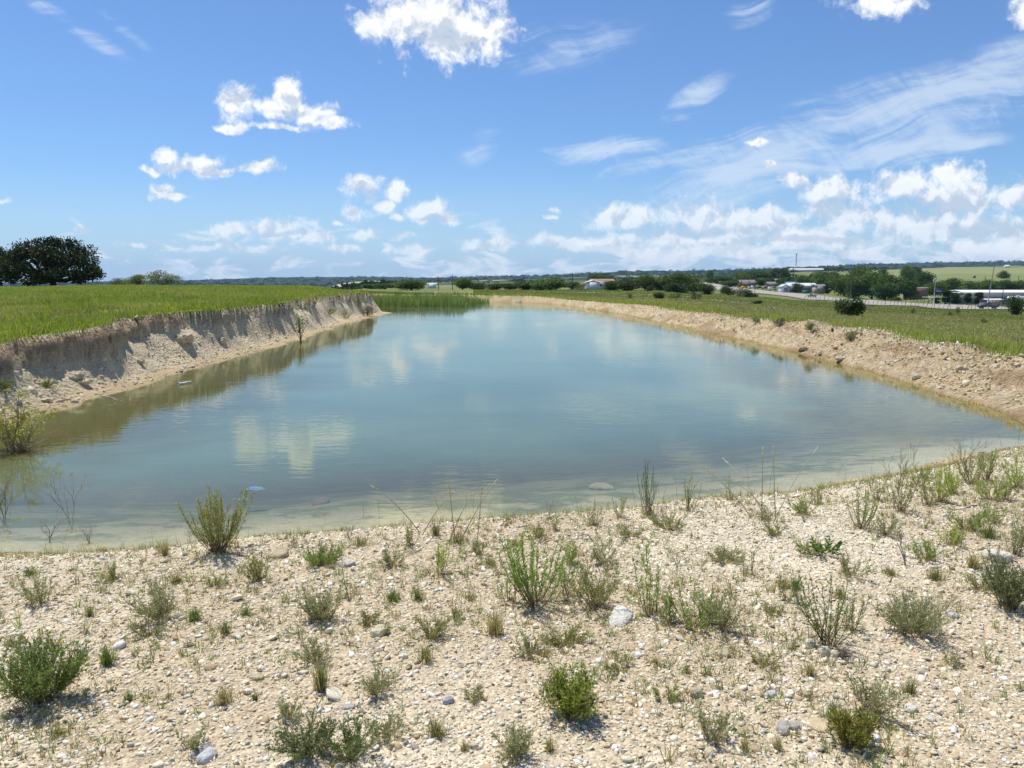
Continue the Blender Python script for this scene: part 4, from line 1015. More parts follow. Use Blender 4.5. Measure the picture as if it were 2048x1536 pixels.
dry_grass(1530, 1040, [(1526, 897, 0), (1546, 894, 0), (1636, 894, 0), (1446, 917, 0), (1404, 934, 0), (1460, 960, 0)], 'straw grass with tall white seed heads leaning over the right water edge', 130)
dry_grass(915, 1085, [(897, 960, 0), (994, 960, 0), (944, 988, 0), (964, 975, 0)], 'dry grass with four pale seed stalks at the centre water edge', 60)
dry_grass(870, 1070, [(744, 972, 0), (905, 985, 0)], 'dry grass with one long stalk arching left over the water', 40)

# bare twiggy shrubs
def twig(px, py, hpx, wpx, lab, depth=4, col=(.30, .27, .23), n0=3, name='bare_shrub', cat='dead shrub', r0=.006):
    p = hit(px, py); H_ = px2m(p, hpx); e = MB(); p[2] = max(p[2], WATER - .06)
    sx = px2m(p, wpx) / max(H_, .01)
    def grow_(b, d, L, r, k):
        m = b + d * L * .5 + rng.normal(0, L * .04, 3); t_ = b + d * L + rng.normal(0, L * .05, 3)
        e.tube([b, m, t_], [r, r * .8, r * .6], 3, np.array(col) * rng.uniform(.8, 1.2))
        if k == 0: return
        for _ in range(rng.integers(2, 4)):
            a = leaf_dirs(d[None], rng.uniform(.3, .75))[0]; a[2] = a[2] * .7 + .25; a[:2] *= sx ** .5; a /= np.linalg.norm(a)
            grow_(t_ if rng.uniform() < .6 else m, a, L * rng.uniform(.55, .8), r * .6, k - 1)
    for _ in range(n0):
        th = rng.uniform(0, 6.28); le = rng.uniform(.05, .45)
        grow_(np.array([0, 0, -.03]), np.array([math.cos(th) * math.sin(le), math.sin(th) * math.sin(le), math.cos(le)]), H_ * .42, r0, depth)
    o = e.build(name, M_STEM); o.location = p; tag(o, lab, cat); return o
twig(145, 1062, 120, 70, 'grey leafless shrub standing in the water at the lower left', 4, (.36, .34, .30), 2)
twig(98, 1085, 75, 70, 'smaller pale leafless shrub at the left water edge', 3, (.40, .38, .33), 2)
twig(12, 1060, 110, 60, 'dark dead stems rising from the water at the left edge', 3, (.20, .17, .14), 3)
twig(1795, 985, 115, 90, 'tall fine leafless weed beside the right shallows', 4, (.22, .19, .13), 2, r0=.004)
twig(1812, 1132, 95, 30, 'single grey dead twig upright on the right gravel', 2, (.30, .28, .26), 1, r0=.007)
twig(1930, 960, 95, 120, 'spray of dark seeded stems at the right pond corner', 4, (.20, .16, .11), 3, r0=.004)
twig(700, 1075, 40, 60, 'curled dead stems in the shallows left of centre', 3, (.42, .37, .28), 3, r0=.004)
twig(1350, 1140, 70, 60, 'dry forked stem arching over the gravel right of centre', 3, (.28, .19, .12), 1, r0=.004)
twig(1690, 1320, 40, 90, 'heap of dead brown stems beneath the big ragged weed', 4, (.26, .20, .15), 7, name='dead_stems', r0=.004)
twig(380, 1085, 45, 60, 'wisp of seeded stems left of the large brown weed', 3, (.25, .2, .15), 2, r0=.003)
twig(180, 1085, 60, 110, 'low tangle of pale stems along the left water edge', 3, (.36, .33, .27), 5, r0=.003)
twig(1100, 1040, 60, 40, 'thin branching stem in the shallows right of the four seed stalks', 3, (.3, .27, .2), 1, r0=.003)

def willow():
    p = hit(45, 990); p[2] = max(p[2], WATER - .05); e = empty('willow_shrub', p); tag(e, 'yellow-green drooping willow shrub in the water at the left edge', 'shrub')
    S, L, T = MB(), MB(), MB()
    for i in range(26):
        th = rng.uniform(0, 6.28); le = rng.uniform(.05, .8); ln = rng.uniform(.45, 1.05)
        q = stem_path(np.array([rng.normal(0, .05), rng.normal(0, .05), 0]), th, le, ln * .9, .1, 8)
        S.tube(q, np.linspace(.008, .003, 8), 4, np.array([.30, .24, .13]))
        for _ in range(6):
            t0 = rng.uniform(.4, 1); b, d = along(q, np.array([t0])); dd = leaf_dirs(d, .6)[0]
            tt = np.linspace(0, 1, 5)[:, None]; l2 = rng.uniform(.12, .28)
            q2 = b[0] + dd * l2 * tt - np.array([0, 0, 1.]) * l2 * .35 * tt ** 2
            S.tube(q2, np.linspace(.002, .001, 5), 3, np.array([.34, .28, .14]))
            m = 16; b2, d2 = along(q2, rng.uniform(.1, 1, m)); D = leaf_dirs(d2, .5); D[:, 2] -= .75
            L.leaves(b2, D, rng.uniform(.05, .09, m), .009, np.array([.44, .42, .11]) * rng.uniform(.6, 1.3, (m, 1)))
    for i in range(34):
        th = rng.uniform(0, 6.28); le = rng.uniform(.5, 1.5); q = stem_path(np.array([0, 0, .02]), th, le, rng.uniform(.2, .6), .2, 6)
        T.tube(q, np.linspace(.005, .0015, 6), 3, np.array([.42, .36, .27]) * rng.uniform(.7, 1.1))
    S.build('stems', M_STEM, e); L.build('foliage', M_LEAF, e); T.build('dead_twigs', M_STEM, e)
willow()
def sapling():
    p = hit(602, 682); e = empty('sapling', p); tag(e, 'small leafy sapling at the foot of the left bank by the water', 'sapling')
    S, L = MB(), MB()
    for i in range(9):
        th = rng.uniform(0, 6.28); ln = rng.uniform(.6, 1.15); q = stem_path(np.array([0, 0, 0]), th, rng.uniform(.05, .5), ln, .5, 7)
        S.tube(q, np.linspace(.014, .004, 7), 4, np.array([.16, .11, .07]))
        m = 22; b, d = along(q, rng.uniform(.3, 1, m)); D = leaf_dirs(d, 1.1)
        b = b + D * rng.uniform(0, .13, (m, 1))
        L.leaves(b, D, .075, .045, np.array([.24, .27, .09]) * rng.uniform(.5, 1.4, (m, 1)))
    S.build('stems', M_STEM, e); L.build('foliage', M_LEAF, e)
sapling()
def lobed():
    p = hit(1650, 1108); e = empty('lobed_plant', p); tag(e, 'dark green rosette with deeply lobed leaves on the right gravel', 'plant')
    for i in range(6):
        L = MB(); th = rng.uniform(-1.9, .5) + math.pi / 2 * (i % 2); ln = rng.uniform(.09, .15)
        q = stem_path(np.zeros(3), i * 1.05 + rng.uniform(-.2, .2), .9, ln, -.3, 8)
        L.tube(q, .002, 3, np.array([.12, .19, .04]))
        b, d = along(q, np.linspace(.25, 1, 9)); D = np.concatenate([leaf_dirs(d, .7), leaf_dirs(d, .7)])
        L.leaves(np.concatenate([b, b]), D, .045, .013, np.array([.10, .17, .035]) * rng.uniform(.8, 1.2, (18, 1)))
        L.build('leaf', M_LEAF, e)
lobed()

# loose stones one could pick up
ROCKS = [(760, 1268, 22, (.66, .58, .38), 'cream stone with a grass tuft against it', .7), (1240, 1240, 32, (.66, .62, .54), 'flat pale rock embedded beside the tangled herb', .35),
 (1618, 1292, 14, (.70, .64, .48), 'round cream stone, left of three under the big ragged weed', .85), (1647, 1308, 13, (.62, .55, .38), 'round stone, middle of three under the big ragged weed', .95),
 (1668, 1311, 8, (.66, .60, .46), 'smallest of three stones under the big ragged weed', .9), (1567, 1460, 18, (.42, .39, .34), 'grey angular stone near the bottom right', .7),
 (1587, 1455, 10, (.44, .40, .34), 'small stone beside the grey angular one', .8), (1393, 1393, 11, (.46, .40, .28), 'pointed brown stone standing on the gravel', 1.1), (1447, 1312, 11, (.50, .44, .28), 'small pointed tan stone right of centre', 1.0),
 (1992, 1118, 26, (.66, .60, .48), 'pale square block of limestone at the right edge', .7), (475, 1272, 12, (.56, .49, .36), 'flat tan stone below a green grass tuft', .5), (413, 1516, 20, (.55, .54, .52), 'large light grey stone at the bottom left', .5),
 (410, 1502, 14, (.30, .29, .30), 'dark edged grey stone behind the large light one', .6), (1668, 1410, 14, (.50, .48, .42), 'flat grey stone above the yellowish bush', .45), (1540, 1392, 12, (.58, .57, .55), 'small white-grey stone on the right gravel', .6),
 (896, 1404, 12, (.46, .45, .45), 'grey stone in the open gravel near the bottom', .7), (513, 1356, 14, (.50, .42, .28), 'brown flattish stone left of the scrubby herb', .5), (806, 1315, 10, (.7, .66, .56), 'white pebble right of the scrubby herb', .7),
 (696, 1415, 12, (.44, .40, .36), 'dark split stone above the bottom herbs', .4), (1905, 1232, 13, (.5, .48, .45), 'grey stone right of the large rounded herb', .4), (1750, 1480, 8, (.75, .74, .72), 'white pebble right of the yellowish bush', .9),
 (1640, 1452, 20, (.58, .47, .28), 'tan slab half under the yellowish bush', .35), (690, 1128, 22, (.64, .58, .45), 'pale slab at the right end of the green mat herb', .35), (560, 1112, 14, (.5, .4, .26), 'brown stone at the foot of the large brown weed', .5),
 (1430, 1440, 8, (.6, .55, .42), 'small cream stone above the trailing herb', .6), (1820, 1420, 12, (.66, .62, .52), 'cream stone right of the airy grey herb', .6), (1860, 1440, 9, (.6, .56, .47), 'second cream stone right of the airy grey herb', .6), (640, 1420, 9, (.5, .42, .32), 'small tan stone beside the dark split stone', .6)]
for (px, py, r, c, lab, fl) in ROCKS:
    p = hit(px, py); s = px2m(p, r); mb = MB()
    mb.stones(np.zeros((1, 3)), s, np.array(c), flat=fl, sub=ICO2, rough=.05, tilt=.08)
    v = mb.v[0]; v += (fbm(v[:, 0] * 2.2 / s, v[:, 1] * 2.2 / s + v[:, 2] * 2 / s, 5, 3)[:, None] - .5) * v * .5
    o = mb.build('stone', M_ROCK, smooth=True); o.location = p + np.array([0, 0, s * fl * .35]); tag(o, lab, 'stone', 'loose stones on the near gravel')
BOULD = [(368, 680, 14, 'single pale boulder resting high on the left talus below the scarp'), (148, 755, 14, 'broken brown boulder low on the left talus'), (166, 766, 12, 'small boulder leaning below the broken brown one'),
 (278, 724, 11, 'small dark boulder midway down the left talus'), (112, 742, 10, 'white stone above the broken brown boulder'), (445, 683, 9, 'flat stone on the left talus right of the single pale boulder'), (90, 803, 10, 'stone beside the wheel rut on the left shelf'),
 (1606, 702, 10, 'dark rounded rock at the water line of the right bank'), (1683, 719, 9, 'flat white stone at the right water line'), (1833, 757, 9, 'pale stone on the lower right bank'),
 (1990, 738, 11, 'big weathered block on the upper right bank'), (1925, 742, 13, 'pale crumbling block on the right bank')]
for i, (px, py, r, lab) in enumerate(BOULD):
    p = hit(px, py); s = px2m(p, r); mb = MB(); c = (.56, .47, .32) if i != 7 else (.14, .10, .07)
    mb.stones(np.zeros((1, 3)), s, np.array(c), flat=.6, sub=ICO3, rough=.03, tilt=.08)
    v = mb.v[0]; v += (fbm(v[:, 0] * 2.4 / s, v[:, 1] * 2.4 / s + v[:, 2] * 2 / s, 5 + i, 4)[:, None] - .5) * v * .9
    o = mb.build('boulder', M_ROCK, smooth=True); o.location = p + np.array([0, 0, s * .15]); tag(o, lab, 'boulder', 'boulders fallen on the banks')
def submerged():
    for (px, py, r, lab) in [(1205, 952, 22, 'flat yellowish rock lying under the shallow water'), (640, 962, 20, 'clump of brown weed-covered rock under the water')]:
        x, y = wp(px, py); s = px2m((x, y), r); mb = MB(); mb.stones(np.zeros((1, 3)), s, np.array([.45, .40, .24]) if px > 1000 else np.array([.24, .16, .09]), flat=.35, sub=ICO2, rough=.05, tilt=.03)
        o = mb.build('sunken_rock', M_ROCK, smooth=True); o.location = (x, y, hz(x, y) + .02); tag(o, lab, 'rock')
submerged()

def bag():
    x, y = wp(512, 976); n = 16; u, v = np.meshgrid(np.linspace(-1, 1, n * 2), np.linspace(-1, 1, n))
    z = .02 * (1 - u ** 2) * (1 - v ** 2) + .03 * (fbm(u * 3, v * 3, 3, 3) - .5) * (1 - np.abs(u))
    w = .10 * (1 + .3 * (fbm(u, v * 2, 9, 2) - .5))
    top = np.stack([u * w, v * .05 * (1.2 - .5 * u), z], -1).reshape(-1, 3); bot = top * [1, 1, 0] - [0, 0, .02]
    na = n * 2; i = np.arange(n - 1)[:, None] * na; j = np.arange(na - 1)[None]
    q = np.stack([i + j, i + j + 1, i + na + j + 1, i + na + j], -1).reshape(-1, 4)
    mb = MB(); s = fbm(u * 2, v * 2, 7, 2).reshape(-1, 1)
    mb.add(top, q, c=lerp(np.array([.05, .17, .36]), np.array([.14, .24, .28]), sstep(.5, .62, s + .25 * (u.reshape(-1, 1) > .1))))
    mb.add(bot, q[:, ::-1], c=(.1, .25, .5))
    o = mb.build('plastic_bag', mat_attr('plastic', rough=.6, var=.1, spec=.3), smooth=True); o.location = (x, y, WATER - .008); o.rotation_euler = (0, 0, R(-8))
    tag(o, 'crumpled blue plastic bag floating in the shallows left of centre', 'plastic bag')
bag()
def stick(p0, p1, r, col, lab, name='branch', kinks=7, sub=0):
    a, b = np.array(p0, float), np.array(p1, float); t = np.linspace(0, 1, kinks)[:, None]; L = np.linalg.norm(b - a)
    p = a + (b - a) * t + rng.normal(0, L * .02, (kinks, 3)) * [1, 1, .3]; mb = MB(); mb.tube(p, np.linspace(r, r * .5, kinks), 6, np.array(col))
    for i in range(sub):
        q, d = along(p, np.array([rng.uniform(.3, .9)])); dd = leaf_dirs(d, .8)[0]; mb.tube([q[0], q[0] + dd * L * .3], [r * .5, r * .25], 5, np.array(col))
    o = mb.build(name, M_BARK, smooth=True); tag(o, lab, 'branch'); return o
def W(px, py, dz=0): x, y = wp(px, py); return (x, y, WATER + dz)
stick(W(356, 770, .02), W(384, 766, .03), .035, (.72, .68, .60), 'short white branch floating off the left bank')
stick(W(200, 802, .12), W(248, 802, -.02), .014, (.62, .52, .34), 'pale dead branch dipping into the water at the left shelf', sub=2)
stick(hit(1905, 1022) , hit(1985, 1004), .006, (.10, .08, .07), 'dark thin stick lying on the right shore')
stick(hit(1756, 1310), hit(1784, 1302), .007, (.24, .22, .2), 'short grey stick right of the big ragged weed')
def flowers():
    for (px, py, lab) in [(655, 1176, 'small yellow wildflower above the compact grey herb'), (207, 1112, 'yellow wildflower on the damp left shore'), (128, 1358, 'orange-yellow wildflower on the dark bush at the left edge'), (1352, 1056, 'tiny yellow wildflower on gravel right of the wispy weed')]:
        p = hit(px, py); e = empty('wildflower', p); tag(e, lab, 'flower', 'yellow wildflowers'); dz = .16 if 'bush' in lab else .05
        s = MB(); s.tube([(0, 0, 0), (0.004, 0, dz * .5), (0, 0, dz)], .0012, 3, np.array(GREEN)); s.build('stem', M_STEM, e)
        f = MB()
        for k in range(9):
            a = k * 2 * math.pi / 9; f.leaves([[0, 0, dz]], [[math.cos(a), math.sin(a), .35]], .014, .008, np.array([.80, .55, .03]))
        f.build('petals', M_LEAF, e)
flowers()

# ------------------------------------------------------------------ trees and shrubs
def crown_mesh(seed, n, leaf, col, W=1.0, H=1.0, lobes=14, base=.25, shell=.55, dome=True, var=.35):
    """leaf clumps around many lobes; unit crown: radius W, from z=base*H to H"""
    r = np.random.default_rng(seed); mb = MB()
    zc = (base + 1) * .5 * H; zr = (1 - base) * .5 * H
    C = []; Rd = []
    for i in range(lobes):
        a = r.uniform(0, 6.283); f = r.uniform(.15, 1) ** .5; z = r.uniform(-.9, .85)
        m = math.sqrt(max(0.05, 1 - z * z)) * f
        C.append((math.cos(a) * m * W * .72, math.sin(a) * m * W * .72, zc + z * zr * .72)); Rd.append(r.uniform(.26, .42) * min(W, zr * 1.3))
    C = np.array(C); Rd = np.array(Rd)
    w = Rd ** 2 / (Rd ** 2).sum(); k = r.choice(lobes, n, p=w)
    d = r.normal(size=(n, 3)); d /= np.linalg.norm(d, axis=1)[:, None]
    rad = (shell + (1 - shell) * r.uniform(0, 1, n) ** .5) * (1 + .28 * r.normal(size=n).clip(-1.6, 1.8))
    P_ = C[k] + d * (Rd[k] * rad)[:, None] * np.array([1.15, 1.15, .85])
    clump = r.uniform(.7, 1.3, (lobes, 1))[k]
    c = np.array(col) * clump * (1 + var * (r.uniform(-1, 1, (n, 1))))
    c = np.where(r.uniform(0, 1, (n, 1)) < .08, c * np.array([1.5, 1.3, .8]), c)
    dd = d + r.normal(0, .7, (n, 3))
    global rng; old = rng; rng = r
    mb.leaves(P_, dd, leaf * r.uniform(.6, 1.5, n), leaf * r.uniform(.5, 1.0, n), c)
    rng = old
    return mb, C
def trunk_mesh(seed, C, H, base, r0, col=(.10, .075, .055), low=0):
    r = np.random.default_rng(seed + 99); mb = MB(); fork = np.array([0, 0, base * H * .9 + low])
    mb.tube([(0, 0, -.02 * H), (r.normal(0, .01) * H, 0, fork[2] * .5), tuple(fork)], [r0 * 1.25, r0, r0 * .85], 8, np.array(col))
    for c in C:
        m = fork + (c - fork) * .5 + np.array([0, 0, .06 * H]) * r.uniform(-.5, 1)
        mb.tube([fork, m, c], [r0 * .5, r0 * .3, r0 * .12], 5, np.array(col))
    return mb
def link_mesh(name, mb, mat):
    return make_mesh(name, np.concatenate(mb.v), np.concatenate(mb.q) if mb.q else None, np.concatenate(mb.t) if mb.t else None, np.concatenate(mb.c), mat, link=False)
VAR = {}
def variant(kind, i):
    k = (kind, i)
    if k not in VAR:
        sd = hash(kind) % 97 if False else sum(map(ord, kind)) + i * 13
        spec = {'round': (6500, .05, (.125, .185, .042), .55, 1.0, 22, .06), 'dark': (6500, .048, (.078, .13, .036), .5, 1.0, 20, .02), 'juniper': (3000, .07, (.065, .10, .035), .62, 1.0, 12, .0),
                'cone': (3400, .05, (.05, .10, .03), .26, 1.0, 14, .03), 'bush': (2600, .075, (.055, .090, .025), .75, 1.0, 9, .0), 'grey': (2200, .05, (.13, .12, .09), .75, 1.0, 10, .0), 'airy': (3000, .05, (.17, .20, .085), .8, 1.0, 16, .05)}[kind]
        n, lf, col, W_, H_, lob, base = spec
        mb, C = crown_mesh(sd, n, lf, col, W_, H_, lob, base)
        VAR[k] = (link_mesh('crown', mb, M_CROWN), link_mesh('trunk', trunk_mesh(sd, C, H_, max(base, .12), .035), M_BARK))
    return VAR[k]
def tree(name, kind, i, px, Y, top_py, wpx, label, group=None, cat='tree', sink=0.0):
    p = at(px, Y, -sink)
    if name == 'bank_shrub': p = hit(px, Y); Y = p[1]
    zt = zrow(top_py, Y); h = max(zt - p[2], .3)
    me_c, me_t = variant(kind, i)
    W0 = {'round': .55, 'dark': .5, 'juniper': .62, 'cone': .26, 'bush': .75, 'grey': .75, 'airy': .8}[kind]
    wid = wpx * Y / F * 1.28 / 2 / (W0 * 1.06)
    e = empty(name, p, rng.uniform(0, 6.28), (wid, wid, h * 1.04)); tag(e, label, cat, group)
    c = bpy.data.objects.new('crown', me_c); COL.objects.link(c); c.parent = e
    t = bpy.data.objects.new('trunk', me_t); COL.objects.link(t); t.parent = e
    return e
def oak(px, Y, top, wpx, lab, seed, n, zb=None):
    p = at(px, Y, -.3); H_ = zrow(top, Y) - p[2]; W_ = wpx * Y / F / 2
    e = empty('oak_tree', p); tag(e, lab, 'tree', 'live oaks on the grassy rise')
    r = np.random.default_rng(seed); C = []; Rd = []
    for i in range(74):
        a = i * 2.39996 + r.uniform(-.3, .3); z = r.uniform(0.0, 1.0); m = math.sqrt(max(.04, 1 - (z * .95) ** 2.4)) * r.uniform(.12, 1) ** .5
        if z < .2: m = max(m, .45)
        C.append((math.cos(a) * m * W_ * .86, math.sin(a) * m * W_ * .86, H_ * (.13 + .77 * z))); Rd.append(r.uniform(.09, .155) * W_)
    C = np.array(C); Rd = np.array(Rd); k = r.integers(0, len(C), n); d = r.normal(size=(n, 3)); d /= np.linalg.norm(d, axis=1)[:, None]
    P_ = C[k] + d * (Rd[k] * (.5 + .6 * r.uniform(0, 1, n)) * (1 + .2 * r.normal(size=n).clip(-1.5, 2)))[:, None] * [1.1, 1.1, .7]
    P_[:, 2] = np.maximum(P_[:, 2], .3)
    c = np.array([.030, .040, .014]) * r.uniform(.7, 1.3, (len(C), 1))[k] * r.uniform(.5, 1.5, (n, 1))
    mb = MB(); mb.leaves(P_, d + r.normal(0, .8, (n, 3)), r.uniform(.18, .42, n), r.uniform(.14, .3, n), c); mb.build('crown', M_CROWN, e)
    tb = MB(); fork = np.array([0, 0, H_ * .16]); tb.tube([(0, 0, -.4), (.1, 0, H_ * .08), fork], [.62, .5, .45], 9, np.array([.05, .04, .03]))
    for cc in C[::2]:
        m = fork + (cc - fork) * .5 + np.array([0, 0, -.04 * H_]); tb.tube([fork, m, cc], [.28, .16, .05], 6, np.array([.05, .04, .03]))
    tb.build('trunk', M_BARK, e, True)
oak(106, 118, 471, 222, 'huge dark spreading live oak on the grassy rise at the left', 3, 21000)
oak(-22, 124, 488, 120, 'second dark oak half cut off by the left edge of the photo', 5, 14000)
for i, (px, Y, top, w, lab) in enumerate([(326, 112, 541, 60, 'pale airy mesquite tree right of the big oak, the tallest of its row'), (280, 113, 549, 56, 'low feathery mesquite between the big oak and the tallest mesquite'), (240, 113, 556, 36, 'thin twiggy mesquite nearest the big oak')]):
    tree('mesquite_tree', 'airy', i, px, Y, top, w, lab, 'mesquites on the grassy rise', sink=.2)
